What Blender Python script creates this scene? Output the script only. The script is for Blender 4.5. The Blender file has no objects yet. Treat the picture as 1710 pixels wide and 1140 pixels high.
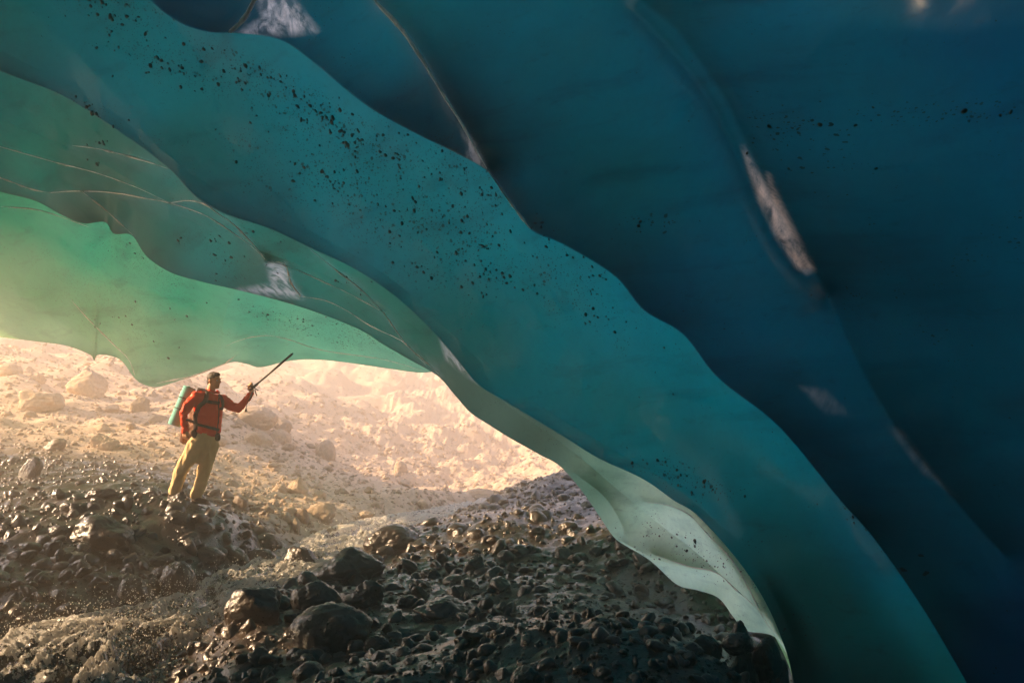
import bpy, bmesh, math, random
import numpy as np
from mathutils import Vector, Matrix, noise as mn
R = math.radians
random.seed(7); rng = np.random.default_rng(7)
sc = bpy.context.scene
COL = sc.collection

# ------------------------------------------------------------ camera
FPX = 1330.0                      # focal length in pixels of the 1710 px wide picture (28 mm)
PITCH = R(7.0)
cam_d = bpy.data.cameras.new('camera'); cam = bpy.data.objects.new('camera', cam_d); COL.objects.link(cam)
cam_d.sensor_width = 36.0; cam_d.lens = 28.0; cam_d.clip_start = 0.05; cam_d.clip_end = 1000
cam.location = (0, 0, 0); cam.rotation_euler = (math.pi/2 + PITCH, 0, 0)
sc.camera = cam
# ------------------------------------------------------------ light
SUN_AZ, SUN_EL = R(-91), R(26)
SUN_DIR = Vector((math.sin(SUN_AZ)*math.cos(SUN_EL), math.cos(SUN_AZ)*math.cos(SUN_EL), math.sin(SUN_EL)))
world = bpy.data.worlds.new('World'); sc.world = world; world.use_nodes = True
wn = world.node_tree.nodes; wl = world.node_tree.links
sky = wn.new('ShaderNodeTexSky'); sky.sky_type = 'NISHITA'; sky.sun_disc = False
sky.sun_elevation = SUN_EL; sky.sun_rotation = SUN_AZ; sky.dust_density = 2.0; sky.air_density = 1.0
wl.new(sky.outputs[0], wn['Background'].inputs[0]); wn['Background'].inputs[1].default_value = 0.13
sl = bpy.data.lights.new('sun', 'SUN'); so = bpy.data.objects.new('sun', sl); COL.objects.link(so)
sl.energy = 5.0; sl.angle = R(0.6); sl.color = (1.0, 0.68, 0.39)
so.rotation_euler = (-SUN_DIR).to_track_quat('-Z', 'Y').to_euler()
so.location = SUN_DIR*40
sc.view_settings.view_transform = 'Standard'; sc.view_settings.look = 'None'
sc.view_settings.exposure = 1.9; sc.view_settings.gamma = 1.0; sc.view_settings.use_curve_mapping = False
sc.render.engine = 'CYCLES'
cy = sc.cycles
cy.use_denoising = True
cy.max_bounces = 8; cy.diffuse_bounces = 4; cy.glossy_bounces = 3; cy.transmission_bounces = 4; cy.volume_bounces = 1
cy.transparent_max_bounces = 8; cy.sample_clamp_indirect = 6.0; cy.caustics_reflective = False; cy.caustics_refractive = False

# ------------------------------------------------------------ helpers
cP, sP = math.cos(PITCH), math.sin(PITCH)
def P(px, py, d):
    """a point seen at photo pixel (px, py) at distance d along the view axis"""
    u = (px-855.0)/FPX; v = (570.0-py)/FPX
    return np.array([u*d, (cP - v*sP)*d, (v*cP + sP)*d])
def proj(p):
    p = np.asarray(p)
    d = p[..., 1]*cP + p[..., 2]*sP
    v = (-p[..., 1]*sP + p[..., 2]*cP)/np.maximum(d, 1e-3); u = p[..., 0]/np.maximum(d, 1e-3)
    return 855 + u*FPX, 570 - v*FPX, d
def smooth(x, a, b):
    t = np.clip((x-a)/(b-a), 0, 1); return t*t*(3-2*t)
def tag(o, label=None, cat=None, group=None, kind=None):
    if label: o['label'] = label
    if cat: o['category'] = cat
    if group: o['group'] = group
    if kind: o['kind'] = kind
    return o
def link(o, parent=None):
    COL.objects.link(o)
    if parent is not None: o.parent = parent
    return o
def mesh_obj(name, verts, faces, mat, parent=None, smooth_=True):
    me = bpy.data.meshes.new(name)
    verts = np.asarray(verts, dtype=np.float32); 
    if isinstance(faces, np.ndarray):
        n, k = faces.shape
        me.vertices.add(len(verts)); me.vertices.foreach_set('co', verts.ravel())
        me.loops.add(n*k); me.loops.foreach_set('vertex_index', faces.astype(np.int32).ravel())
        me.polygons.add(n); me.polygons.foreach_set('loop_start', np.arange(0, n*k, k, dtype=np.int32))
        me.update(calc_edges=True); me.validate()
    else:
        me.from_pydata(verts.tolist(), [], faces)
    me.polygons.foreach_set('use_smooth', np.full(len(me.polygons), smooth_))
    if mat: me.materials.append(mat)
    me.update()
    return link(bpy.data.objects.new(name, me), parent)
def grid_faces(nr, nc):
    i = np.arange(nr-1)[:, None]*nc + np.arange(nc-1)[None, :]
    i = i.ravel()
    return np.stack([i, i+1, i+nc+1, i+nc], 1)
# value noise, vectorised
_tab = np.random.default_rng(3).random((64, 64, 64)).astype(np.float32)*2-1
def vnoise(p):
    p = np.asarray(p, dtype=np.float64); f = np.floor(p); t = p-f; t = t*t*(3-2*t)
    i = f.astype(np.int64) & 63; j = (i+1) & 63
    x0, y0, z0 = i[..., 0], i[..., 1], i[..., 2]; x1, y1, z1 = j[..., 0], j[..., 1], j[..., 2]
    a, b, c = t[..., 0], t[..., 1], t[..., 2]
    def L(u, v, w): return u + (v-u)*w
    return L(L(L(_tab[x0,y0,z0], _tab[x1,y0,z0], a), L(_tab[x0,y1,z0], _tab[x1,y1,z0], a), b),
             L(L(_tab[x0,y0,z1], _tab[x1,y0,z1], a), L(_tab[x0,y1,z1], _tab[x1,y1,z1], a), b), c)
def fbm(p, oct=4, gain=0.5):
    s = 0; a = 1.0; p = np.asarray(p, dtype=np.float64)
    for k in range(oct):
        s = s + a*vnoise(p*(2.03**k) + k*17.3); a *= gain
    return s
def catmull(pts, n):
    """resample a polyline evenly through a Catmull-Rom curve"""
    pts = np.asarray(pts, dtype=float)
    q = np.vstack([2*pts[0]-pts[1], pts, 2*pts[-1]-pts[-2]])
    out = []
    for k in range(len(pts)-1):
        p0, p1, p2, p3 = q[k:k+4]
        t = np.linspace(0, 1, 24, endpoint=False)[:, None]
        out.append(0.5*((2*p1) + (-p0+p2)*t + (2*p0-5*p1+4*p2-p3)*t**2 + (-p0+3*p1-3*p2+p3)*t**3))
    out = np.vstack(out + [pts[-1:]])
    s = np.concatenate([[0], np.cumsum(np.linalg.norm(np.diff(out[:, :2], axis=0), axis=1))])
    w = np.linspace(0, s[-1], n)
    return np.stack([np.interp(w, s, out[:, c]) for c in range(out.shape[1])], 1)

# ------------------------------------------------------------ node helpers
class NT:
    def __init__(s, name):
        s.m = bpy.data.materials.new(name); s.m.use_nodes = True
        s.t = s.m.node_tree; s.n = s.t.nodes; s.n.clear(); s.out = s.n.new('ShaderNodeOutputMaterial')
    def new(s, typ, **kw):
        nd = s.n.new(typ)
        for k, v in kw.items():
            if k.startswith('_'): setattr(nd, k[1:], v)
            else:
                key = k.replace('__', ' ')
                s.set(nd.inputs[key] if key in nd.inputs else nd.inputs[int(k[1:])], v)
        return nd
    def set(s, inp, v):
        if isinstance(v, bpy.types.NodeSocket): s.t.links.new(v, inp)
        else: inp.default_value = v
    def math(s, op, a, b=0.0, clamp=False):
        nd = s.n.new('ShaderNodeMath'); nd.operation = op; nd.use_clamp = clamp
        s.set(nd.inputs[0], a); s.set(nd.inputs[1], b); return nd.outputs[0]
    def map(s, v, a, b, c=0.0, d=1.0, typ='LINEAR'):
        nd = s.n.new('ShaderNodeMapRange'); nd.interpolation_type = typ
        s.set(nd.inputs[0], v)
        for i, q in enumerate((a, b, c, d)): s.set(nd.inputs[i+1], q)
        return nd.outputs[0]
    def mix(s, f, a, b, typ='MIX'):
        nd = s.n.new('ShaderNodeMix'); nd.data_type = 'RGBA'; nd.blend_type = typ
        s.set(nd.inputs[0], f); s.set(nd.inputs[6], a if isinstance(a, bpy.types.NodeSocket) else (*a, 1)[:4])
        s.set(nd.inputs[7], b if isinstance(b, bpy.types.NodeSocket) else (*b, 1)[:4]); return nd.outputs[2]
    def noise(s, vec, scale, detail=4.0, rough=0.55, dist=0.0):
        nd = s.n.new('ShaderNodeTexNoise'); s.set(nd.inputs['Vector'], vec)
        nd.inputs['Scale'].default_value = scale; nd.inputs['Detail'].default_value = detail
        nd.inputs['Roughness'].default_value = rough; nd.inputs['Distortion'].default_value = dist
        return nd.outputs['Fac']
    def pos(s, scale=(1, 1, 1), rot=(0, 0, 0)):
        g = s.n.new('ShaderNodeNewGeometry'); m = s.n.new('ShaderNodeMapping')
        m.inputs['Scale'].default_value = scale; m.inputs['Rotation'].default_value = rot
        s.t.links.new(g.outputs['Position'], m.inputs[0]); return m.outputs[0]
    def bump(s, h, strength, dist, normal=None):
        b = s.n.new('ShaderNodeBump'); s.set(b.inputs['Height'], h)
        b.inputs['Strength'].default_value = strength; b.inputs['Distance'].default_value = dist
        if normal: s.set(b.inputs['Normal'], normal)
        return b.outputs[0]
    def done(s, shader, vol=None):
        s.t.links.new(shader, s.out.inputs[0]); return s.m

def simple_mat(name, col, rough=0.8, var=0.25, scale=30, bump=0.3, bd=0.004, spec=0.4, metal=0.0):
    t = NT(name); v = t.new('ShaderNodeTexCoord').outputs['Object']
    n = t.noise(v, scale, 5)
    c = t.mix(t.map(n, 0.3, 0.7), tuple(x*(1-var) for x in col), tuple(min(1, x*(1+var)) for x in col))
    b = t.new('ShaderNodeBsdfPrincipled'); t.set(b.inputs['Base Color'], c)
    b.inputs['Roughness'].default_value = rough; b.inputs['Specular IOR Level'].default_value = spec; b.inputs['Metallic'].default_value = metal
    t.set(b.inputs['Normal'], t.bump(t.noise(v, scale*3, 3), bump, bd))
    return t.done(b.outputs[0])

# ------------------------------------------------------------ materials
def rock_material(name, shift=0.0):
    t = NT(name); v = t.pos()
    g = t.n.new('ShaderNodeNewGeometry'); sx = t.new('ShaderNodeSeparateXYZ'); t.set(sx.inputs[0], g.outputs['Position'])
    oi = t.new('ShaderNodeObjectInfo')
    y = t.math('SUBTRACT', sx.outputs[1], t.math('MULTIPLY', t.math('MAXIMUM', t.math('ADD', sx.outputs[0], 3.2), 0.0), 0.75))  # right-hand mound kept in the dark wet colour to paint its shade
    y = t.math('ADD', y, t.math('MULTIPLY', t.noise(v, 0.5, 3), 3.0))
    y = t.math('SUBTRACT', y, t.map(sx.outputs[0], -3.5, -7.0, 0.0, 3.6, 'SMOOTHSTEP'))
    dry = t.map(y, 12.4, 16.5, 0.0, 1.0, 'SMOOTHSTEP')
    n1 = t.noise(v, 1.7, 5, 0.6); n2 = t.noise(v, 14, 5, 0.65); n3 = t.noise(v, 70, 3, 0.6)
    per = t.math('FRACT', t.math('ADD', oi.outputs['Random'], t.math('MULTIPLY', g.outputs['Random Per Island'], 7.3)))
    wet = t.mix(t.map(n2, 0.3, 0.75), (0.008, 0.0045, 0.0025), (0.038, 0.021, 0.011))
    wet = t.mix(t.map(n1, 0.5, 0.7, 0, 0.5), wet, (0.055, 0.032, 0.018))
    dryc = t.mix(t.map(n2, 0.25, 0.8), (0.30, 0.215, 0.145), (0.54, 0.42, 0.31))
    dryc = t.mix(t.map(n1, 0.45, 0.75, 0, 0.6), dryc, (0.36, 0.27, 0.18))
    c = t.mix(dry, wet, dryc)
    hs = t.new('ShaderNodeHueSaturation'); t.set(hs.inputs['Color'], c)
    t.set(hs.inputs['Value'], t.map(per, 0, 1, 0.65, 1.35)); c = hs.outputs[0]
    b = t.new('ShaderNodeBsdfPrincipled'); t.set(b.inputs['Base Color'], c)
    t.set(b.inputs['Roughness'], t.math('ADD', t.map(dry, 0, 1, 0.34, 0.85), t.map(n3, 0.3, 0.7, -0.1, 0.14)))
    t.set(b.inputs['Specular IOR Level'], t.map(dry, 0, 1, 0.7, 0.3))
    h = t.math('ADD', t.math('MULTIPLY', n2, 1.0), t.math('MULTIPLY', n3, 0.3))
    bn_ = t.new('ShaderNodeBump'); t.set(bn_.inputs['Height'], h); t.set(bn_.inputs['Strength'], t.map(dry, 0, 1, 0.38, 0.75)); bn_.inputs['Distance'].default_value = 0.03
    t.set(b.inputs['Normal'], bn_.outputs[0]); t.set(b.inputs['Coat Weight'], t.map(dry, 0, 1, 0.35, 0.0)); b.inputs['Coat Roughness'].default_value = 0.13; t.set(b.inputs['Coat Normal'], bn_.outputs[0])
    return t.done(b.outputs[0])
M_rock = rock_material('wet_dry_shaded_rock')

def ice_material():
    t = NT('glacier_ice')
    at = t.new('ShaderNodeAttribute', _attribute_name='ice_color'); col = at.outputs['Color']
    th = t.new('ShaderNodeAttribute', _attribute_name='thin').outputs['Fac']  # mask that whitens the ice for painted highlights
    v = t.pos()
    # milky clouds and horizontal dirty layers inside the ice
    cl = t.noise(v, 1.1, 5, 0.6, 0.6)
    col = t.mix(t.map(cl, 0.35, 0.75, 0.0, 0.42), col, t.mix(1.0, col, (0.45, 0.62, 0.72), 'MULTIPLY'))
    vb = t.pos((0.6, 0.6, 3.4), (R(8), R(10), 0))
    bn = t.noise(vb, 1.3, 5, 0.62, 0.3)
    col = t.mix(t.map(bn, 0.54, 0.72, 0.0, 0.6), col, t.mix(1.0, col, (0.3, 0.45, 0.5), 'MULTIPLY'))
    dm = t.new('ShaderNodeAttribute', _attribute_name='dirt').outputs['Fac']
    # dark grit frozen into the ice, in drifts
    def specks(scale, thr, m0, m1, seed):
        vv = t.pos((1, 1, 1.5), (seed, seed*2, 0))
        wob = t.new('ShaderNodeTexNoise'); t.set(wob.inputs['Vector'], vv); wob.inputs['Scale'].default_value = scale*1.3
        mxv = t.new('ShaderNodeVectorMath', _operation='MULTIPLY_ADD'); t.set(mxv.inputs[0], wob.outputs['Color']); mxv.inputs[1].default_value = (0.9/scale,)*3; t.set(mxv.inputs[2], vv)
        vo = t.new('ShaderNodeTexVoronoi'); t.set(vo.inputs['Vector'], mxv.outputs[0]); vo.inputs['Scale'].default_value = scale
        big = t.noise(vv, 0.42, 3, 0.5); med = t.noise(vv, 2.2, 3, 0.6)
        mask = t.map(t.math('ADD', t.math('MULTIPLY', t.math('ADD', t.math('MULTIPLY', big, 0.5), t.math('MULTIPLY', med, 0.7)), 0.8), t.math('MULTIPLY', dm, 0.34)), m0, m1)
        rad = t.math('MULTIPLY', mask, thr)
        sepc = t.new('ShaderNodeSeparateColor'); t.set(sepc.inputs[0], vo.outputs['Color'])
        rad = t.math('MULTIPLY', rad, t.map(sepc.outputs[0], 0.3, 1.0, 0.0, 1.0))
        return t.math('MULTIPLY', t.math('LESS_THAN', vo.outputs['Distance'], rad), 1.0)
    s1 = specks(7.0, 0.42, 0.55, 0.74, 0.3); s2 = specks(17.0, 0.42, 0.52, 0.70, 1.1); s3 = specks(38.0, 0.40, 0.46, 0.62, 2.3)
    sp = t.math('MULTIPLY', t.math('MAXIMUM', s2, s3), 0.93)
    smg = t.map(t.noise(t.pos((1, 1, 2.2), (0.2, 0.5, 0)), 5.5, 4, 0.65, 0.5), 0.60, 0.74, 0, 0.6)
    col = t.mix(smg, col, t.mix(1.0, col, (0.45, 0.5, 0.5), 'MULTIPLY'))
    fine = t.noise(v, 13, 6, 0.7, 0.8)
    col = t.mix(t.map(fine, 0.35, 0.7, 0.0, 0.28), col, t.mix(1.0, col, (0.55, 0.6, 0.62), 'MULTIPLY'))
    col = t.mix(sp, col, (0.004, 0.006, 0.006))
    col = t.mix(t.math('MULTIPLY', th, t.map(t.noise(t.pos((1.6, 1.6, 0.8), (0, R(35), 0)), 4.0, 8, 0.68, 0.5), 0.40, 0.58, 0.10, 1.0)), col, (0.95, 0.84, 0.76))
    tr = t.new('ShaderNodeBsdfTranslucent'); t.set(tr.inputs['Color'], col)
    di = t.new('ShaderNodeBsdfDiffuse'); t.set(di.inputs['Color'], t.mix(1.0, col, (0.42, 0.42, 0.42), 'MULTIPLY'))
    ms = t.new('ShaderNodeMixShader'); ms.inputs[0].default_value = 0.13
    t.set(ms.inputs[1], tr.outputs[0]); t.set(ms.inputs[2], di.outputs[0])
    gl = t.new('ShaderNodeBsdfGlossy'); gl.inputs['Roughness'].default_value = 0.22; gl.inputs['Color'].default_value = (1, 1, 1, 1)
    rip = t.noise(t.pos((1, 1, 1.6)), 3.2, 4, 0.5, 0.4)
    t.set(gl.inputs['Normal'], t.bump(rip, 0.12, 0.05))
    fr = t.new('ShaderNodeFresnel'); fr.inputs['IOR'].default_value = 1.31
    t.set(fr.inputs['Normal'], t.bump(rip, 0.12, 0.05))
    m2 = t.new('ShaderNodeMixShader'); t.set(m2.inputs[0], t.math('MULTIPLY', fr.outputs[0], 0.14)); t.set(m2.inputs[1], ms.outputs[0]); t.set(m2.inputs[2], gl.outputs[0])
    return t.done(m2.outputs[0])
M_ice = ice_material()

# ------------------------------------------------------------ ground height
STREAM = [(850,828,19.5,1.0),(760,848,17.2,1.1),(665,866,15.0,1.3),(605,884,13.3,1.35),(560,905,12.0,1.15),(450,945,10.0,1.0),(395,968,9.2,0.8),
          (330,1000,8.3,0.85),(230,1035,7.5,1.1),(120,1085,6.7,1.7),(-50,1180,5.7,2.1),(-300,1350,4.6,2.5)]
st = catmull([(*P(a, b, d), w) for a, b, d, w in STREAM], 160)       # x y z width
gp = [(855,1140,4.6),(400,1140,5.4),(1250,1140,4.5),(600,1060,6.3),(900,1040,6.1),(1100,990,7.6),(1245,1058,6.2),(1250,1098,5.3),(1330,1180,4.9),(1450,1350,3.9),(1600,1600,3.4),
 (700,985,8.0),(850,950,8.2),(1000,930,8.8),(1000,872,10.2),(820,868,10.6),(700,908,10.4),(560,1000,7.6),
 (900,812,14.5),(960,787,15.2),(1010,830,12),(1060,765,16.5),(770,858,14.6),(1150,850,9.5),
 (0,1000,7.7),(100,960,8.4),(0,900,9.3),(150,880,9.8),(300,905,9.9),(200,826,11.2),(100,826,11.2),(0,832,11),(300,838,11.0),(345,842,11.0),(-300,830,11),(410,872,11.6),(-250,960,8),
 (0,795,13.5),(150,790,13.5),(300,800,14),(420,830,14),(540,856,14.8),(0,700,19),(200,705,20),(0,640,23),(0,585,28),(200,610,28),(-300,640,23),(-300,560,30),
 (380,690,22),(450,735,21.4),(550,775,21),(680,812,21),(800,832,21.5),
 (450,720,27),(600,780,26),(720,805,26),(850,805,28),(940,775,31),
 (430,600,50),(560,595,55),(700,625,52),(800,690,45),(900,750,38),(980,735,38),(1000,600,60),(250,590,50),(0,530,50),(-600,560,45),(1500,650,60)]
gw = [tuple(P(*g)) for g in gp]
gw += [(0,0,-1.6),(-5,1,-2.1),(4,0,-1.3),(0,-8,-1.6),(-9,4,-1.9),(8,6,-1.0),(-10,-8,-1.6),(9,-9,-1.2),(-14,11,-0.4),(-70,0,4),(-70,70,8),(0,85,7.5),(70,70,8),(70,0,5),(0,-70,2),(-60,-60,4),(60,-60,4),(20,25,0.5),(-25,20,1.5)]
gw = np.array(gw)
C2 = 0.8**2
def _phi(a, b): return np.sqrt(((a[:, None, :2]-b[None, :, :2])**2).sum(-1) + C2)
nG = len(gw)
A_ = np.zeros((nG+3, nG+3)); A_[:nG, :nG] = _phi(gw, gw) + np.eye(nG)*-0.02
A_[:nG, nG] = 1; A_[:nG, nG+1:] = gw[:, :2]; A_[nG, :nG] = 1; A_[nG+1:, :nG] = gw[:, :2].T
W_ = np.linalg.solve(A_, np.concatenate([gw[:, 2], [0, 0, 0]]))
def base_h(x, y):
    sh = np.shape(x); q = np.stack([np.ravel(x), np.ravel(y)], 1); out = np.empty(len(q))
    for k in range(0, len(q), 40000):
        b = q[k:k+40000]; out[k:k+40000] = _phi(b, gw) @ W_[:nG] + W_[nG] + b @ W_[nG+1:]
    return out.reshape(sh)
def stream_near(x, y):
    """distance to the stream centre, water level and half width there"""
    sh = np.shape(x); q = np.stack([np.ravel(x), np.ravel(y)], 1)
    d = np.full(len(q), 1e3); i = np.zeros(len(q), int)
    for k in range(len(st)):
        dk = np.hypot(q[:, 0]-st[k, 0], q[:, 1]-st[k, 1]); m = dk < d; d[m] = dk[m]; i[m] = k
    return d.reshape(sh), st[i, 2].reshape(sh), (st[i, 3]/2).reshape(sh)
def height(x, y):
    z = base_h(x, y); d, wz, hw = stream_near(x, y)
    t = smooth(d, hw*0.75, hw*1.7+0.25)
    z = z*t + np.minimum(z, wz-0.16)*(1-t)
    r = np.hypot(x, y); far = smooth(r, 14, 40)
    p = np.stack([x, y, np.zeros_like(x)], -1)
    z = z + (0.09 + 0.35*far)*fbm(p*(0.55), 3)*t
    z = z + 0.05*fbm(p*2.6 + 5, 3)*(0.3+0.7*t) - 0.035*np.abs(fbm(p*7, 3)) + 0.012*fbm(p*15, 2) + far*(0.28*fbm(p*0.9+11, 4) - 0.12*np.abs(fbm(p*3.1+2, 3)))
    return z
def axis(segs):
    a = []
    for s, e, step in segs: a += list(np.arange(s, e, step))
    return np.array(a + [segs[-1][1]])
gx = axis([(-90,-30,3),(-30,-12,0.5),(-12,-7,0.16),(-7,4,0.045),(4,7,0.12),(7,20,0.5),(20,90,3)])
gy = axis([(-90,-10,4),(-10,3,0.4),(3,9,0.045),(9,16,0.05),(16,32,0.12),(32,60,0.35),(60,90,2)])
GX, GY = np.meshgrid(gx, gy); GZ = height(GX, GY)
from_gz = GZ
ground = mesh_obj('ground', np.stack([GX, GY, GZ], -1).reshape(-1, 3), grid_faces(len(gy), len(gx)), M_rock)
tag(ground, 'stony moraine floor of the ice cave, wet and dark near, dry and sandy beyond', kind='structure')
def gh(x, y):
    """bilinear height of the built sheet"""
    x = np.asarray(x, float); y = np.asarray(y, float)
    i = np.clip(np.searchsorted(gx, x)-1, 0, len(gx)-2); j = np.clip(np.searchsorted(gy, y)-1, 0, len(gy)-2)
    a = np.clip((x-gx[i])/(gx[i+1]-gx[i]), 0, 1); b = np.clip((y-gy[j])/(gy[j+1]-gy[j]), 0, 1)
    return (GZ[j, i]*(1-a)*(1-b) + GZ[j, i+1]*a*(1-b) + GZ[j+1, i]*(1-a)*b + GZ[j+1, i+1]*a*b)
def hit(px, py, d0=3.0, d1=75.0, n=420):
    """where rays through the pixels meet the ground (vectorised)"""
    px = np.atleast_1d(np.asarray(px, float)); py = np.atleast_1d(np.asarray(py, float))
    u = (px-855)/FPX; v = (570-py)/FPX
    D = np.stack([u, cP - v*sP, v*cP + sP], 1)
    res = np.full(len(px), np.nan)
    for d in np.geomspace(d0, d1, n):
        q = D*d; m = np.isnan(res) & (q[:, 2] <= gh(q[:, 0], q[:, 1])); res[m] = d
    return D*res[:, None], res

# ------------------------------------------------------------ the ice
NS = 640
lipD = [(-420,-800,7.5),(-60,-330,7.2),(150,-100,7.0),(250,0,6.9),(300,38,6.8),(350,54,6.8),(400,56,6.8),(470,68,6.7),(530,110,6.6),(575,148,6.5),(625,185,6.4),(700,226,6.2),(760,255,6.0),(815,287,5.8),
        (850,335,5.7),(887,384,5.5),(940,408,5.3),(1025,460,5.0),(1075,518,4.8),(1140,558,4.6),(1200,632,4.4),(1300,712,4.1),(1400,832,3.8),(1460,900,3.6),(1540,1015,3.4),(1620,1150,3.2),(1760,1400,3.0)]
lipC = [(-520,-90,10.6),(-300,-20,10.6),(-120,60,10.5),(0,119,10.3),(105,161,10.2),(210,228,10.0),(281,281,9.9),(326,328,9.8),(375,357,9.7),(450,382,9.6),(520,415,9.5),(575,440,9.4),(612,461,9.3),(660,495,9.1),(700,531,9.0),
        (745,578,8.8),(775,615,8.6),(800,643,8.5),(840,668,8.3),(880,692,8.0),(940,728,7.6),(1000,765,7.2),(1075,800,6.7),(1125,835,6.3),(1162,858,6.0),(1220,920,5.5),(1270,990,5.0),(1305,1065,4.6),(1325,1140,4.3),(1345,1300,4.1),(1380,1480,3.9)]
lipB = [(-150,285,14.9),(-60,300,14.7),(0,320,14.5),(60,336,14.3),(105,360,14.1),(140,373,14.0),(175,371,13.9),(190,390,13.8),(220,393,13.7),(245,428,13.5),(285,455,13.3),(335,470,13.0),(400,485,12.8),(470,503,12.5),(530,522,12.3),(600,550,12.0),
        (640,575,11.8),(680,598,11.5),(730,627,11.1),(760,660,10.7),(785,688,10.4),(815,708,10.1),(850,730,9.7),(900,758,9.2),(935,778,8.9),(970,817,8.4),(1000,860,8.1),(1020,890,7.9),(1037,906,7.8),(1085,935,7.3),(1130,975,6.9),(1165,985,6.6),(1200,998,6.3),
        (1225,1030,6.1),(1245,1052,5.9),(1300,1068,5.5),(1330,1150,5.0),(1350,1300,4.7),(1385,1480,4.4)]
lipA = [(-150,548,20.8),(-60,556,20.5),(0,563,20.2),(60,570,20),(110,577,19.8),(150,592,19.5),(157,602,19.4),(165,592,19.3),(200,600,19.0),(222,628,18.6),(236,640,18.4),(262,646,18.2),(300,635,18.0),(340,622,17.8),(385,605,17.6),(410,607,17.5),(435,613,17.4),(480,603,17.3),
        (520,600,17.2),(570,604,17.0),(640,614,16.6),(700,622,15.5),(745,622,14.2),(790,655,13.0),(830,685,12.0),(900,735,11.0),(960,775,10.3),(1030,860,9.4),(1060,905,8.8),(1140,955,7.9),(1210,980,7.2),(1290,1040,6.4),(1330,1130,5.8),(1350,1300,5.4),(1390,1480,5.2)]
# crease curves (pixel paths): protrusion in metres, width px, strength of the painted highlight
CREASES = [
 ('A', [(82,322),(130,319),(192,322),(236,330),(284,339),(342,359),(387,387),(428,418),(445,436)], .30, 34, .50),
 ('A', [(137,320),(171,346),(198,370),(222,393)], .26, 26, .45),
 ('A', [(100,325),(125,345),(147,366)], .10, 14, .0),
 ('A', [(284,339),(315,335),(342,341),(363,356),(393,377),(428,414),(445,436)], .26, 24, .75),
 ('A', [(445,436),(475,441),(486,472),(503,495)], .26, 30, .55),
 ('A', [(503,495),(541,501),(577,517),(618,543),(663,565),(678,574),(712,610)], .20, 26, .30),
 ('A', [(517,416),(559,449),(604,484),(636,517),(648,532),(678,574),(708,601),(735,626)], .28, 34, .9),
 ('A', [(445,435),(487,447),(535,468),(583,490),(636,519)], .20, 26, .32),
 ('A', [(119,243),(160,248),(196,256),(240,268),(281,282)], .22, 30, .55),
 ('A', [(-40,236),(0,245),(88,270),(158,288),(225,312),(284,339)], .25, 34, .2),
 ('A', [(-60,280),(0,297),(50,315),(82,322)], .18, 26, .35),
 ('D', [(590,-60),(625,0),(665,42),(700,92),(735,150),(770,205),(795,250),(815,285)], .34, 70, .85),
 ('D', [(815,285),(850,335),(887,384)], .05, 20, .9),
 ('D', [(1010,-60),(1070,0),(1120,40),(1160,92),(1210,165),(1245,238),(1275,300),(1310,368),(1345,430),(1383,492)], .30, 85, .08),
 ('D', [(1060,20),(1130,95),(1185,170),(1230,260),(1262,330),(1300,400),(1340,450)], .12, 22, .08),
 ('D', [(1383,492),(1430,600),(1500,720),(1590,830),(1680,930)], .12, 70, .0),
 ('D', [(360,70),(400,40),(425,0),(450,-60)], .16, 30, .7),
 ('E', [(0,480),(60,510),(130,560),(185,585),(222,625)], .35, 40, .1),
 ('E', [(118,500),(150,535),(190,575),(215,600),(226,628)], .35, 34, .2),
 ('E', [(60,410),(100,470),(150,530)], .2, 50, .0),
 ('E', [(392,490),(375,530),(372,575)], .22, 40, .08),
 ('E', [(372,580),(400,568),(440,560),(480,566),(540,585),(640,600),(728,625)], .2, 22, .4),
 ('E', [(260,640),(300,632),(350,622),(385,600),(395,592)], .2, 20, .7),
 ('E', [(0,345),(60,350),(110,365),(150,380)], .15, 22, .2),
 ('B', [(1075,838),(1110,842),(1150,858),(1185,895),(1230,945),(1280,1040),(1300,1060)], .16, 34, .22),
 ('B', [(1090,925),(1150,945),(1195,955),(1230,985),(1270,1020)], .14, 24, .14),
 ('B', [(1040,905),(1100,935),(1160,948)], .08, 20, .06),
 ('B', [(960,790),(1010,830),(1040,880),(1040,905)], .14, 26, .05),
]
def seg_dist(px, py, path):
    path = catmull(path, 60); best = np.full(px.shape, 1e9)
    for k in range(len(path)-1):
        ax, ay = path[k]; bx, by = path[k+1]; dx, dy = bx-ax, by-ay
        t = np.clip(((px-ax)*dx + (py-ay)*dy)/(dx*dx+dy*dy+1e-9), 0, 1)
        best = np.minimum(best, (px-ax-t*dx)**2 + (py-ay-t*dy)**2)
    return np.sqrt(best)
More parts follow.
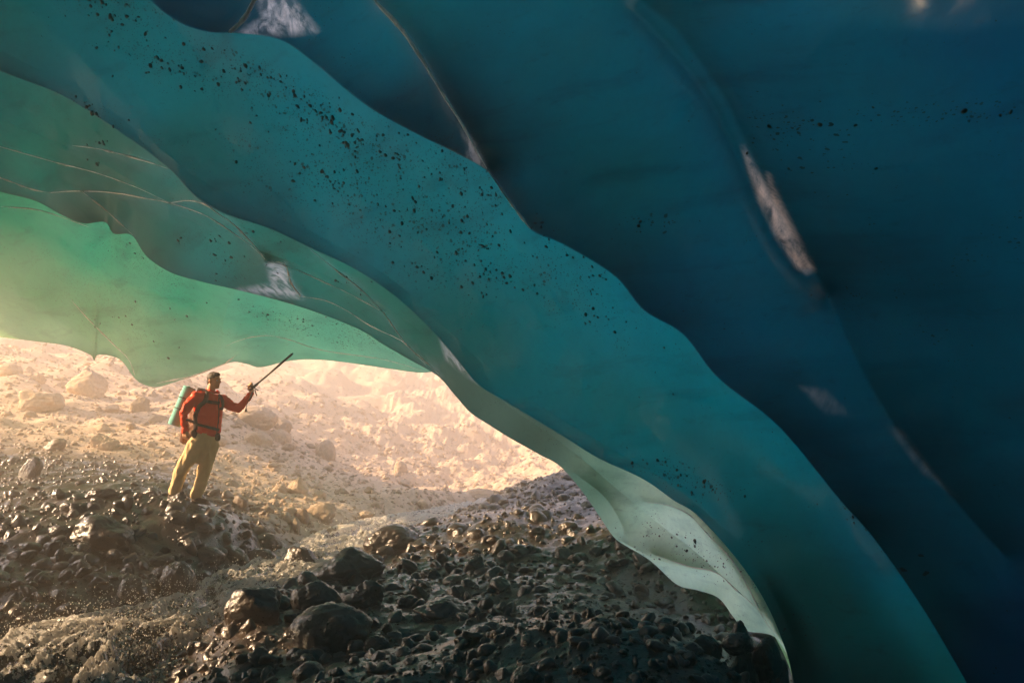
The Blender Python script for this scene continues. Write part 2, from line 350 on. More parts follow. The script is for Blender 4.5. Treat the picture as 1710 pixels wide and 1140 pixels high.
# light transmission of the ice (clarity, thickness, and mist and reflections painted into the tints)
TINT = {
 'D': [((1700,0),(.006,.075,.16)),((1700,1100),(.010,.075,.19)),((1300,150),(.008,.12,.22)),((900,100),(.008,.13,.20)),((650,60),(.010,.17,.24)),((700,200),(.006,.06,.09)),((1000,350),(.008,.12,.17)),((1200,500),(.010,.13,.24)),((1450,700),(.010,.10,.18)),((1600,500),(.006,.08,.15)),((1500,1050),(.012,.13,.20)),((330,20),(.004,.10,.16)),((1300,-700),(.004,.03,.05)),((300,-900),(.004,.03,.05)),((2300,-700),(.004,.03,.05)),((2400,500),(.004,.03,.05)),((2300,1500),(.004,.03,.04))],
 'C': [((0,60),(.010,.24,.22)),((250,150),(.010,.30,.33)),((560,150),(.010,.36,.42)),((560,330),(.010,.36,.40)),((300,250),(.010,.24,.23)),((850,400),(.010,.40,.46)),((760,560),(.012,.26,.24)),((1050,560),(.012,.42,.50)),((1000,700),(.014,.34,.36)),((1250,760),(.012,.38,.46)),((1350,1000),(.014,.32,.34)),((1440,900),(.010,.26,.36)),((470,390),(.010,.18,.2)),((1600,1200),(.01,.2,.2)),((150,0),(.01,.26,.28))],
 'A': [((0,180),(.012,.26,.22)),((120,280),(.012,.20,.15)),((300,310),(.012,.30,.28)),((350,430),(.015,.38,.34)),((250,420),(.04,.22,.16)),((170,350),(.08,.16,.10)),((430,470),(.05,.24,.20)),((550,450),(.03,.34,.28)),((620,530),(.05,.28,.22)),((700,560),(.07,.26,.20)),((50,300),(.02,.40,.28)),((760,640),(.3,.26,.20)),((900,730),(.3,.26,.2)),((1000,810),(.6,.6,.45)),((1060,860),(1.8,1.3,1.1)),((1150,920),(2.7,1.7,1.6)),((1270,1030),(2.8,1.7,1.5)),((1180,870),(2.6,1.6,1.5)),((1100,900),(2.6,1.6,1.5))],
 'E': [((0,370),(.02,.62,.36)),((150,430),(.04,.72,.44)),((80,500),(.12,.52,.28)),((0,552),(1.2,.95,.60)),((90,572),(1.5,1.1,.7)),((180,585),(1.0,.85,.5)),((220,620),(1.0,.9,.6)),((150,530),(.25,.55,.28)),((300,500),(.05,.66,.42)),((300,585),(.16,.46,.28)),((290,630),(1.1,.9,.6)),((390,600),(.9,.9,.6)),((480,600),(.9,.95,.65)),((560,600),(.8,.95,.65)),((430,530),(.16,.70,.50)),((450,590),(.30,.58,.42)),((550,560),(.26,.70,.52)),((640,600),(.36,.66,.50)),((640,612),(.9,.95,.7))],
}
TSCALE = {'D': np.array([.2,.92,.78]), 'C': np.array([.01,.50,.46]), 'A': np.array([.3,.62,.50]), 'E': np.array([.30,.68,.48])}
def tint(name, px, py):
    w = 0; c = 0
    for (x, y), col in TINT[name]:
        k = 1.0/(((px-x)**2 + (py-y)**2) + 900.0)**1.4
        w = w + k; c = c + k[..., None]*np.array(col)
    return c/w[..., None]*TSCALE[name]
def offset_curve(c, dpx, dd):
    """curve (px,py,d) moved away from the lip, up and behind it"""
    t = np.gradient(c[:, :2], axis=0); t /= np.linalg.norm(t, axis=1)[:, None]
    nrm = np.stack([t[:, 1], -t[:, 0]], 1)        # left-to-right curve: points up / right
    k = 61; pad = np.pad(nrm, ((k//2, k//2), (0, 0)), mode='edge')
    nrm = np.stack([np.convolve(pad[:, i], np.ones(k)/k, mode='valid') for i in (0, 1)], 1)
    o = c.copy(); o[:, :2] += nrm*np.broadcast_to(np.asarray(dpx, float), (len(c),))[:, None]; o[:, 2] += dd; return o
def to_world(c): return np.stack([P(*q) for q in c])
TAPER = 1 - 0.8*smooth(np.linspace(0, 1, NS), .62, .78)
LD, LC, LB, LA = (catmull(l, NS) for l in (lipD, lipC, lipB, lipA))
# drifts of grit in the ice: centre, half lengths, tilt, strength
DIRT = {'C': [(190,20,130,40,10,.8),(430,135,170,34,24,1.0),(560,200,130,26,30,1.0),(300,110,120,30,20,.8),(650,250,150,26,18,.9),(800,300,120,40,30,.8),(740,385,90,50,20,1.0),(600,330,300,90,25,.55),(150,185,60,20,20,.7),(960,480,220,60,30,.5),(1150,800,90,20,20,.6),(1440,870,50,20,40,.6)],
 'D': [(1340,230,110,50,20,.75),(1600,185,160,22,-4,.85),(900,380,60,20,20,.4),(1090,370,60,20,0,.6)],
 'A': [(380,430,90,40,30,.6),(430,395,80,40,20,.5),(600,500,60,25,30,.4),(150,245,60,20,10,.3),(1150,920,120,40,30,.45)],
 'E': [(600,560,140,26,14,.8),(460,525,110,22,16,.7),(250,440,120,30,25,.6),(200,520,200,60,20,.35)]}
# reflections on the ice, painted as white patches
WHITE_GLINTS = [('D', [(428,-30),(460,-30),(500,15),(528,52),(480,58),(400,57),(440,30)], 1.0, 16),
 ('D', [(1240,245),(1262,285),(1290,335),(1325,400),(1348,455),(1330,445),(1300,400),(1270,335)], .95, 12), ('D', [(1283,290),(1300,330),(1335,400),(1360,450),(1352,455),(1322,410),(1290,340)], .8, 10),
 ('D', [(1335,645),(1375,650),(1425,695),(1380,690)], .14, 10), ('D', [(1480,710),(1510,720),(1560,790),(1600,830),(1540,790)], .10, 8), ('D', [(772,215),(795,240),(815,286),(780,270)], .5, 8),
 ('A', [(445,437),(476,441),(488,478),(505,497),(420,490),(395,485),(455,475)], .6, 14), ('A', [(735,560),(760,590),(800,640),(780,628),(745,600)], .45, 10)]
def inside(px, py, poly, soft):
    d = np.full(px.shape, 1e9); ins = np.zeros(px.shape, bool)
    for k in range(len(poly)):
        (ax, ay), (bx, by) = poly[k], poly[(k+1) % len(poly)]; dx, dy = bx-ax, by-ay
        t_ = np.clip(((px-ax)*dx + (py-ay)*dy)/(dx*dx+dy*dy+1e-9), 0, 1); d = np.minimum(d, np.hypot(px-ax-t_*dx, py-ay-t_*dy))
        c_ = (ay > py) != (by > py); xx = np.where(c_, (bx-ax)*(py-ay)/np.where(c_, by-ay, 1) + ax, 1e9); ins ^= c_ & (px < xx)
    return np.clip(0.5 + np.where(ins, d, -d)/soft, 0, 1)
ice_cave = bpy.data.objects.new('ice_ceiling', None); link(ice_cave)
tag(ice_cave, 'scalloped teal and blue ice roof of the glacier cave with sharp creases', kind='structure')
def rows_to_mesh(rows, steps, name, key, tintkey, amp_noise=0.05, dirt=1.0):
    """rows: list of (NS,3) world curves; steps: subdivisions between rows"""
    out = []
    for k in range(len(rows)-1):
        p0 = rows[k-1] if k > 0 else 2*rows[0]-rows[1]; p3 = rows[k+2] if k+2 < len(rows) else 2*rows[-1]-rows[-2]
        p1, p2 = rows[k], rows[k+1]; n, curved = steps[k]
        for t in np.linspace(0, 1, n, endpoint=False):
            out.append(p1*(1-t) + p2*t if not curved else 0.5*((2*p1)+(-p0+p2)*t+(2*p0-5*p1+4*p2-p3)*t**2+(-p0+3*p1-3*p2+p3)*t**3))
    out.append(rows[-1]); V = np.array(out)
    px, py, d = proj(V)
    ray = V/np.linalg.norm(V, axis=-1, keepdims=True)
    dep = 0; thin = np.zeros(px.shape); front = smooth(d, 1.5, 2.5)
    for tk, path, amp, wid, glow in CREASES:
        if tk != key: continue
        q = seg_dist(px, py, path)
        dep = dep - amp*np.exp(-q/wid)
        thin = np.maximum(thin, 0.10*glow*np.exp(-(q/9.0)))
    for tk, poly, a_, soft in WHITE_GLINTS:
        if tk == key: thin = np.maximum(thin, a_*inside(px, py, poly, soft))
    dep = dep + amp_noise*fbm(V*0.8, 3) + amp_noise*0.22*fbm(V*3.1+9, 2)
    V = V + ray*(dep*front)[..., None]
    o = mesh_obj(name, V.reshape(-1, 3), grid_faces(V.shape[0], V.shape[1])[:, ::-1], M_ice, ice_cave)
    me = o.data
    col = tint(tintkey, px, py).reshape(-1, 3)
    ca = me.attributes.new('ice_color', 'FLOAT_COLOR', 'POINT'); ca.data.foreach_set('color', np.concatenate([col, np.ones((len(col), 1))], 1).astype(np.float32).ravel())
    ta = me.attributes.new('thin', 'FLOAT', 'POINT'); ta.data.foreach_set('value', thin.astype(np.float32).ravel())  # holds the painted crease highlights and reflection patches
    da = me.attributes.new('dirt', 'FLOAT', 'POINT'); 
    dv = np.zeros(px.shape)
    for cx, cy_, sx_, sy_, rot_, a_ in DIRT.get(key, []):
        c_, s_ = math.cos(R(rot_)), math.sin(R(rot_)); ux = (px-cx)*c_ + (py-cy_)*s_; uy = -(px-cx)*s_ + (py-cy_)*c_
        dv = np.maximum(dv, a_*np.exp(-(ux/sx_)**2 - (uy/sy_)**2))
    da.data.foreach_set('value', dv.astype(np.float32).ravel())
    return o, V
def lerp_rows(a, b, t, bulge=0.0):
    q = a*(1-t) + b*t; q = q.copy(); q[:, 2] += bulge; return q
def soft(c, k=91):
    pad = np.vstack([2*c[0]-c[k//2:0:-1], c, 2*c[-1]-c[-2:-k//2-1:-1]])
    return np.stack([np.convolve(pad[:, i], np.ones(k)/k, mode='valid')[:len(c)] for i in range(c.shape[1])], 1)
# nearest fold: right wall and roof, running back over and behind the camera
outD1 = catmull([(-500,-1500,5.2),(400,-1500,3.6),(1300,-1350,3.0),(2000,-900,2.8),(2500,-200,2.7),(2650,500,2.6),(2600,1200,2.6),(2300,1800,2.6)], NS)
back = catmull([(-6.5,1.5,3.4),(-3,0,3.9),(0,-1,3.9),(2.5,-1,3.2),(3.6,-1,1.5),(3.9,-1,0),(3.9,-1,-1.5),(3.6,-.5,-2.2)], NS)
back2 = back.copy(); back2[:, 1] -= 7
midD = lerp_rows(outD1, LD, 0.55, 0.35)
midD2 = soft(lerp_rows(outD1, LD, 0.85, 0.10), 121)
rowsD = [back2, back, to_world(outD1), to_world(midD), to_world(midD2), to_world(LD), to_world(offset_curve(LD, 22, 0.18)), to_world(offset_curve(LD, 75, 0.9))]
FOLD = {}
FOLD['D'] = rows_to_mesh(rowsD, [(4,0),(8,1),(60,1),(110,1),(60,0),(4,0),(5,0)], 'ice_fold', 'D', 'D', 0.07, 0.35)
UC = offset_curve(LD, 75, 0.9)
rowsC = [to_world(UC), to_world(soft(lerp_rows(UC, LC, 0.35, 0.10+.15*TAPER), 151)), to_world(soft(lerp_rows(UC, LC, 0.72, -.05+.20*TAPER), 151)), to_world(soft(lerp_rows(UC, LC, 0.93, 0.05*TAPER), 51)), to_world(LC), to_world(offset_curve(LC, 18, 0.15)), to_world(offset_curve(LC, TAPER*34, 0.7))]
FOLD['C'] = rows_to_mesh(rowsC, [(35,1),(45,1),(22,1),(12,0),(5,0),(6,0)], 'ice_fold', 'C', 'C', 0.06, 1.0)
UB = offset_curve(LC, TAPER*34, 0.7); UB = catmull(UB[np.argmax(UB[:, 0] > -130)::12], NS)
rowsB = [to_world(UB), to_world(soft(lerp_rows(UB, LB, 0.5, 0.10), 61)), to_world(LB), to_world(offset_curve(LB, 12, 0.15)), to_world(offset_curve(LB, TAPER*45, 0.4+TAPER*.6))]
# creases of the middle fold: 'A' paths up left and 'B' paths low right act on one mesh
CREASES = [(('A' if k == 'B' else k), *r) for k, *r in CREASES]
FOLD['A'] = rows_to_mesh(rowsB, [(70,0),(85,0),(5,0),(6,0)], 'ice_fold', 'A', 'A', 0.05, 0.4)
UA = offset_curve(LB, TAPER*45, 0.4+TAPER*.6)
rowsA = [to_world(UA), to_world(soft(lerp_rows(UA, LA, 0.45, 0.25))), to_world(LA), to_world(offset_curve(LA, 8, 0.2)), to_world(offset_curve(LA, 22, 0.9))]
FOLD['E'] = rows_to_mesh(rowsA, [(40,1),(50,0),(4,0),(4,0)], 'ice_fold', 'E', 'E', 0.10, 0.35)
from mathutils.bvhtree import BVHTree
def fold_bvh(o): return BVHTree.FromPolygons([v.co[:] for v in o.data.vertices], [p.vertices[:] for p in o.data.polygons])
BV = {k: fold_bvh(o) for k, (o, V) in FOLD.items()}
def on_fold(key, px, py):
    D_ = Vector(P(px, py, 1.0)).normalized(); h = BV[key].ray_cast(Vector((0, 0, 0)), D_)
    return (np.array(h[0]), np.array(h[1]), h[3]) if h[0] is not None else None
def set_thin(o, val, col):
    n = len(o.data.vertices)
    ca = o.data.attributes.new('ice_color', 'FLOAT_COLOR', 'POINT'); ca.data.foreach_set('color', np.tile(np.array([*col, 1], np.float32), n))
    ta = o.data.attributes.new('thin', 'FLOAT', 'POINT'); ta.data.foreach_set('value', np.full(n, val, np.float32))
t = NT('edge_highlight_white'); b_ = t.new('ShaderNodeBsdfPrincipled'); b_.inputs['Base Color'].default_value = (.96, .90, .86, 1); b_.inputs['Roughness'].default_value = .22; b_.inputs['Specular IOR Level'].default_value = .8
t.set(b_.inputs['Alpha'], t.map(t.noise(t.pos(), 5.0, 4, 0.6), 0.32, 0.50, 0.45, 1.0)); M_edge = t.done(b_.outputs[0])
# tubes along each crease; their white paints its bright reflected edge
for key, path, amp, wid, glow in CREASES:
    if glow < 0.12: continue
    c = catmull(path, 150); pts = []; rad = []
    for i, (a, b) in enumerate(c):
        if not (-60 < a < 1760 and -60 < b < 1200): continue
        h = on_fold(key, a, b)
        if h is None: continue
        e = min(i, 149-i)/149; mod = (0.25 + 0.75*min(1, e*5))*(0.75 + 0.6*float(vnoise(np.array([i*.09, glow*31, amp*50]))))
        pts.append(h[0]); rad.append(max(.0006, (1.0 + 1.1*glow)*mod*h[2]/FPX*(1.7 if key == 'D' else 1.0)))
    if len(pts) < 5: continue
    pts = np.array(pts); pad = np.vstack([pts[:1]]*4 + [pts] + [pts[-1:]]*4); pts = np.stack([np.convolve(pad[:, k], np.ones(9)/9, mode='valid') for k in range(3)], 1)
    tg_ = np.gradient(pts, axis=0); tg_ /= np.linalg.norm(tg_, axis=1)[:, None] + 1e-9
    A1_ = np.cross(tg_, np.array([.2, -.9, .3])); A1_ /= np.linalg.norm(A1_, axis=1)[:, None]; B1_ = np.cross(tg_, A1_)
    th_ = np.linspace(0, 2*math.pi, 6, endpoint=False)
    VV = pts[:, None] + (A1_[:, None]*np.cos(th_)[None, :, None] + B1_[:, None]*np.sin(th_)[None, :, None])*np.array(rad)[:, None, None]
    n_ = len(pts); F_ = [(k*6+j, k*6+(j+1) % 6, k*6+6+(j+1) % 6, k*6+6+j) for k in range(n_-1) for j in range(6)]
    o = mesh_obj('crease_highlight_tube', VV.reshape(-1, 3), F_, M_edge, ice_cave)
# grit frozen into the surface
M_grit = NT('frozen_grit'); b_ = M_grit.new('ShaderNodeBsdfPrincipled'); b_.inputs['Base Color'].default_value = (.006, .006, .005, 1); b_.inputs['Roughness'].default_value = .6; M_grit = M_grit.done(b_.outputs[0])
_bm = bmesh.new(); bmesh.ops.create_icosphere(_bm, subdivisions=2, radius=1.0); _gv = np.array([q.co[:] for q in _bm.verts]); _gf = np.array([[l.index for l in q.verts] for q in _bm.faces]); _bm.free()
GV = []; GF = []; gc = 0
for key, lst in DIRT.items():
    for cx, cy_, sx_, sy_, rot_, a_ in lst:
        cr, sr = math.cos(R(rot_)), math.sin(R(rot_)); nclu = int(a_*9); clu = rng.normal(0, .55, (max(nclu, 1), 2))
        for k in range(int(a_*(95 if key == 'C' else 42)*max(1, sx_*sy_/4500)*(.35 if key == 'D' else 1))):
            u = clu[rng.integers(len(clu))] + rng.normal(0, .16, 2) if rng.random() < .7 else rng.normal(0, .65, 2)
            h = on_fold(key, cx + u[0]*sx_*cr - u[1]*sy_*sr, cy_ + u[0]*sx_*sr + u[1]*sy_*cr)
            if h is None: continue
            p_, n__, d_ = h; r_ = (0.7 + 3.4*rng.random()**3.2)*d_/FPX*(1.0 if key != 'E' else .6)*(1.5 if key == 'D' else 1)
            w = _gv*np.array([1, rng.uniform(.5, .9), rng.uniform(.5, .9)])*(1+.28*vnoise(_gv*1.3+k)[:, None]); q_ = Vector(rng.normal(size=3)).to_track_quat('Z', 'Y').to_matrix()
            GV.append((w*r_) @ np.array(q_) + p_); GF.append(_gf+gc); gc += len(_gv)
o = mesh_obj('frozen_grit', np.vstack(GV), np.vstack(GF), M_grit); tag(o, 'black grit and small stones frozen into the ice roof', kind='stuff')
# unseen left wall, added to shade the foreground, and passage end behind the camera
def shell(pts_rows, name):
    rows = [catmull(r, 90) for r in pts_rows]
    V = np.array([r for r in rows]); V = np.stack([catmull(V[:, k], 70) for k in range(V.shape[1])], 1)
    V = V + 0.15*fbm(V*0.7, 3)[..., None]*np.array([1, .4, .6])
    o = mesh_obj(name, V.reshape(-1, 3), grid_faces(V.shape[0], V.shape[1])[:, ::-1], M_ice, ice_cave)
    n = V.shape[0]*V.shape[1]
    ca = o.data.attributes.new('ice_color', 'FLOAT_COLOR', 'POINT'); ca.data.foreach_set('color', np.tile(np.array([.006, .020, .022, 1], np.float32), n))
    return o
shell([[(-5.5,-9,-2.4),(-6.2,-9,1),(-5.5,-9,3.2),(-3,-8,4.6)],[(-6,-4,-2.4),(-6.8,-4,1),(-6,-4,3.4),(-3,-3,4.8)],[(-6.3,1,-2.5),(-7.2,1,0.5),(-6.6,1,3.0),(-3,1,4.6)],
       [(-7.2,4.6,-2.5),(-7.7,4.6,0.5),(-7.3,4.6,3.3),(-4.3,4.4,5.6)],[(-7.6,6.1,-2.5),(-8.1,6.1,0.5),(-7.7,6.1,3.6),(-4.8,5.6,6.0)]], 'unseen_ice_wall')
shell([[(-8.2,7.7,-2),(-8.7,7.7,.6),(-8.3,7.7,3.6),(-6,7.3,6.4)],[(-8.5,8.4,-2),(-8.9,8.4,.6),(-8.6,8.4,3.6),(-6.2,8,6.4)],[(-8.8,9.35,-1.6),(-9.0,9.4,1),(-8.9,9.4,3.4),(-7,9.2,6.2)]], 'unseen_ice_wall')
shell([[(-8.1,5.8,1.5),(-7.8,5.8,3.6),(-4.8,5.4,6.0)],[(-8.3,6.9,1.7),(-8.0,6.9,3.6),(-5.4,6.5,6.2)],[(-8.6,8.0,1.5),(-8.3,8.0,3.6),(-6,7.6,6.4)]], 'unseen_ice_wall')  # lintel over a gap cut to let sun reach the stream
shell([[(-6.5,-8,-2.4),(-6.5,-8,2),(-6,-8,5)],[(-2,-9.5,-2.4),(-2,-9.5,2),(-2,-8.5,5)],[(2,-9.5,-2.4),(2,-9.5,2),(2,-8.5,5)],[(4.5,-8,-2.4),(4.6,-8,2),(4.5,-7,5)]], 'unseen_ice_wall')

shell([[(-7,9.3,6.4),(-8.2,9.3,5.6),(-8.9,9.3,3.9)],[(-8.2,12,6.6),(-9.2,12,5.4),(-9.9,12,3.95)],[(-9.4,15,6.6),(-10.8,15,5.4),(-11.4,15,3.05)],[(-11.5,18,6.4),(-12.7,18,5.2),(-13.4,18,3.2)],[(-13.5,21,6.2),(-14.6,21,5.2),(-15.2,21,3.9)]], 'sun_shade_brow')  # unseen brow added to keep sun off the upper mist and right slope

# ------------------------------------------------------------ rocks
def ico(sub):
    bm = bmesh.new(); bmesh.ops.create_icosphere(bm, subdivisions=sub, radius=1.0)
    v = np.array([q.co[:] for q in bm.verts]); f = np.array([[l.index for l in q.verts] for q in bm.faces]); bm.free()
    return v, f
ICO = {k: ico(k) for k in (1, 2, 3, 4, 5, 6)}
def rock_shape(sub, seed, planes=14, rough=0.16, pointed=0.0, round_=0.0):
    """angular boulder: a ball cut by random planes, worn and pitted"""
    g = np.random.default_rng(seed); v, f = ICO[sub]; n = v/np.linalg.norm(v, axis=1)[:, None]
    r = np.full(len(n), 1.0)
    for k in range(planes):
        d = g.normal(size=3); d[2] *= 0.8; d /= np.linalg.norm(d); h = g.uniform(0.62, 0.9) + round_*0.3
        c = n @ d; lim = np.where(c > 0.05, h/np.maximum(c, 0.05), 9)
        kk = 14 + 10*(1-round_); r = -np.log(np.exp(-kk*r) + np.exp(-kk*np.minimum(lim, 3)))/kk
    p = n*r[:, None]
    if pointed:
        p[:, 0] *= 1 - pointed*np.clip(p[:, 2], 0, 1); p[:, 1] *= 1 - pointed*np.clip(p[:, 2], 0, 1); p[:, 2] *= 1 + .25*pointed
    o = seed*3.7
    if sub >= 3:
        q = rough*0.55*fbm(p*1.6 + o, 3) + rough*0.28*(-np.abs(fbm(p*4.0 + o, 3))) + (0.035*fbm(p*11 + o, 2) if sub >= 4 else 0)
    else:
        q = rough*0.9*vnoise(p*1.5 + o)
    p = p + n*q[:, None]
    m = np.abs(p).max(0); return p/m, f
def rock_mesh(sub, seed, **kw):
    v, f = rock_shape(sub, seed, **kw)
    me = bpy.data.meshes.new('rock_shape'); me.from_pydata(v.tolist(), [], f.tolist())
    me.polygons.foreach_set('use_smooth', np.ones(len(f), bool)); me.materials.append(M_rock); me.update(); return me
# x0, x1, y_top, y_bottom in the photograph, shape, short name, full label
HERO = [
 (113,223,852,915,'p','big peaked boulder','big dark boulder with peaked top, alone on the shaded left bank'),
 (262,326,936,1004,'r','spray-wet boulder','tall rounded dark boulder left of the rapids, speckled by spray'),
 (362,470,961,1050,'s','leaning slab','large dark slab leaning up to the right, mid stream below the rapids'),
 (402,466,911,958,'r','midstream boulder','dark boulder splitting the stream above the leaning slab'),
 (468,541,906,967,'p','tilted wedge','tilted wedge boulder with sharp top corner, left of the widest dark boulder'),
 (519,650,912,976,'a','widest boulder','widest dark boulder in the middle, lumpy top against the bright water'),
 (487,570,967,1022,'r','domed boulder','domed dark boulder below the tilted wedge, right of the leaning slab'),
 (578,644,967,1022,'a','blocky boulder','blocky dark boulder with slanting rim-lit top below the widest boulder'),
 (484,622,1005,1088,'r','big whaleback boulder','big smooth whaleback boulder with a long lit rim, bottom centre'),
 (608,702,874,920,'r','backlit boulder','rounded backlit boulder with bright rim at the edge of the sunlit water'),
 (193,246,960,1022,'r','shore boulder','dark boulder at the left shore where the rapids splash'),
 (419,471,889,917,'r','upper stream boulder','low dark boulder in the upper stream in front of bright gravel'),
 (315,359,870,891,'r','oval stone','oval dark stone on the bank below the hiker'),
 (276,317,851,879,'a','stone under the hiker','angular dark stone just under the crest where the hiker stands'),
 (188,231,1087,1142,'p','pointed rock in foam','small pointed black rock sticking out of the foam, bottom left'),
 (413,485,1044,1070,'f','flat striated slab','flat striated slab with pale lines on top, left of the whaleback boulder'),
 (692,788,996,1035,'f','long low boulder','long low dark boulder right of the blocky boulder'),
 (608,651,1060,1088,'r','stone by the whaleback','round dark stone touching the right foot of the whaleback boulder'),
 (485,538,1082,1106,'r','low round rock','low round rock in front of the whaleback boulder'),
 (852,911,1110,1150,'r','bottom edge dome','round grey dome cut by the bottom edge, centre of the picture'),
 (1154,1205,1057,1086,'b','square block','square-cut rock block left of the heap under the ice edge'),
 (1256,1306,1060,1101,'p','black rock at ice tip','black peaked rock where the pale ice edge meets the ground'),
 (1205,1262,1054,1079,'f','flat rock on heap','flattish rock near the top of the heap under the pale ice'),
 (1218,1250,1033,1060,'p','peak of the heap','small pointed rock crowning the heap under the pale ice'),
 (1215,1271,1080,1142,'a','craggy rock','tall craggy rock with glittering face, lower right heap'),
 (1266,1322,1095,1150,'a','corner boulder','brown lit boulder right beside the teal ice, bottom of the heap'),
 (763,817,1052,1079,'a','ridged rock','ridged rock with a lit left flank on the dark slope'),
 (750,784,1082,1109,'p','small cone rock','small cone-shaped rock below the ridged rock'),
 (33,70,761,803,'b','dark upright block','dark upright block with flat face on the brown slope, far left'),
 (118,178,617,668,'p','pale pyramid boulder','pale pyramid boulder standing out on the sunlit upper left slope'),
 (26,106,648,692,'a','big striped boulder','big pale boulder with shaded left side below the upper left ice edge'),
 (-4,37,605,629,'r','boulder at left frame edge','pale rounded boulder cut by the left edge of the picture, high on the slope'),
 (51,75,623,640,'r','small boulder above striped','small pale boulder just above the big striped boulder'),
 (215,255,661,691,'a','lit boulder left of mat','bright pale boulder left of the rolled mat'),
 (70,113,730,756,'a','low brown boulder','low brown boulder above and right of the dark upright block'),
 (149,199,722,753,'a','angular grey boulder','angular boulder with lit right end left of the hiker, mid slope'),
 (380,462,676,713,'r','pale hump boulder','largest pale humped boulder just below the hiker outstretched arm'),
 (450,488,696,721,'r','boulder right of hump','smooth pale boulder touching the right end of the humped boulder'),
 (407,455,719,747,'r','sloping pale boulder','sloping pale boulder to the right of the hiker waist'),
 (450,486,716,744,'r','round pale boulder','round pale boulder below the right end of the humped one'),
 (478,516,795,828,'p','lone gravel boulder','lone pale boulder half buried in the fine gravel right of the hiker legs'),
 (527,562,734,771,'r','leaning ridge boulder','tall pale boulder leaning on the ridge line of the moraine spur'),
 (657,680,769,792,'r','ridge end boulder','small pale boulder low on the ridge line of the moraine spur'),
 (768,836,815,838,'r','white stream boulder','glowing white boulder where the stream comes round the corner'),
 (590,626,852,866,'f','flat pale stream rock','flat pale rock in the bright water at the top of the rapids'),
 (522,545,817,835,'r','small gravel boulder','small round pale boulder right of the lone gravel boulder'),
 (282,317,818,846,'a','rock before the boots','dark rock hiding the boots of the hiker'),
 (148,198,813,836,'a','crest rock','dark angular rock breaking the crest of the left bank'),
 (-12,14,874,900,'a','left frame rock','dark rock cut by the left edge, below the bank crest'),
 (77,117,875,899,'r','rock left of peaked boulder','dark low rock just left of the big peaked boulder'),
 (94,128,948,969,'a','twin stone left','left of two dark stones with lit right tips above the foam'),
 (112,152,933,956,'a','twin stone right','right of two dark stones with lit right tips above the foam'),
 (242,290,923,944,'f','lit flat stone','flat stone with pale lit top above the spray-wet boulder'),
 (317,374,912,941,'r','splash-covered stone','broad dark stone left of the upper rapids, dotted with drops'),
 (715,753,909,929,'r','low dome on dark rise','low dome of rock on the dark rise right of the widest boulder'),
 (676,695,906,927,'p','small black spike','small black spike of rock just right of the widest boulder'),
 (712,738,949,968,'p','small dark cone','small dark cone above the glittering stone'),
 (775,816,924,956,'p','tall hump on slope','tall dark hump on the slope with thin lit left edge'),
 (842,866,936,956,'p','tilted shard','tilted shard of rock with a bright left edge on the dark slope'),
 (679,720,966,991,'a','glittering stone','wet glittering stone right of the blocky boulder'),
 (663,699,993,1013,'r','stone below glittering','rounded dark stone below the glittering stone'),
 (1000,1046,842,862,'a','rock under pale ice','dark rock on the right slope close to the hanging ice edge'),
]
sty = {'r': dict(planes=9, rough=.13, round_=.6), 'a': dict(planes=18, rough=.2, round_=-.15), 'p': dict(planes=13, rough=.16, pointed=.5), 's': dict(planes=12, rough=.16), 'f': dict(planes=12, rough=.2), 'b': dict(planes=7, rough=.08)}
hero_pts = []
def place_rock(o, x0, x1, y0, y1, d=None, sink=1.3, rz=None):
    cx = (x0+x1)/2
    if d is None:
        h_, dd = hit([cx], [y1-0.12*(y1-y0)]); d = float(dd[0]) if np.isfinite(dd[0]) else 20.0
    w = (x1-x0)*d/FPX/2; h = (y1-y0)*d/FPX/2
    p = P(cx, y0 + (y1-y0)*0.5*sink, d + w*0.3); o.location = p
    o.scale = (w*1.04, w*random.uniform(.75, .95), h*sink)
    if rz is not None: o.rotation_euler = rz
    return p, w
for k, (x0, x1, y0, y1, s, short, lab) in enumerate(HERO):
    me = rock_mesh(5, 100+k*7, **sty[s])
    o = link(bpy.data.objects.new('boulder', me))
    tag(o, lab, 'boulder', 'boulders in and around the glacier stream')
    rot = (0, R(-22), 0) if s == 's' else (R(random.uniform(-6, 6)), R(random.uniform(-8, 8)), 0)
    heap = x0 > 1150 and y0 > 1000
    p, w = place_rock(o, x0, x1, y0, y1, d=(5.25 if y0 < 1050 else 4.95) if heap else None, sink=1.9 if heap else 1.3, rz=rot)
    hero_pts.append(((x0+x1)/2, (y0+y1)/2, (x1-x0)/2, (y1-y0)/2, short))
hp = np.array([q[:4] for q in hero_pts])
def sample_ground(n, xr, yr):
    px = rng.uniform(*xr, n); py = rng.uniform(*yr, n); p, d = hit(px, py); m = np.isfinite(d)
    return px[m], py[m], p[m], d[m]
def on_hero(px, py, k=0.85):
    a = (np.abs(px[:, None]-hp[None, :, 0])/(hp[None, :, 2]*k))**2 + (np.abs(py[:, None]-hp[None, :, 1])/(hp[None, :, 3]*k))**2
    return (a < 1).any(1)
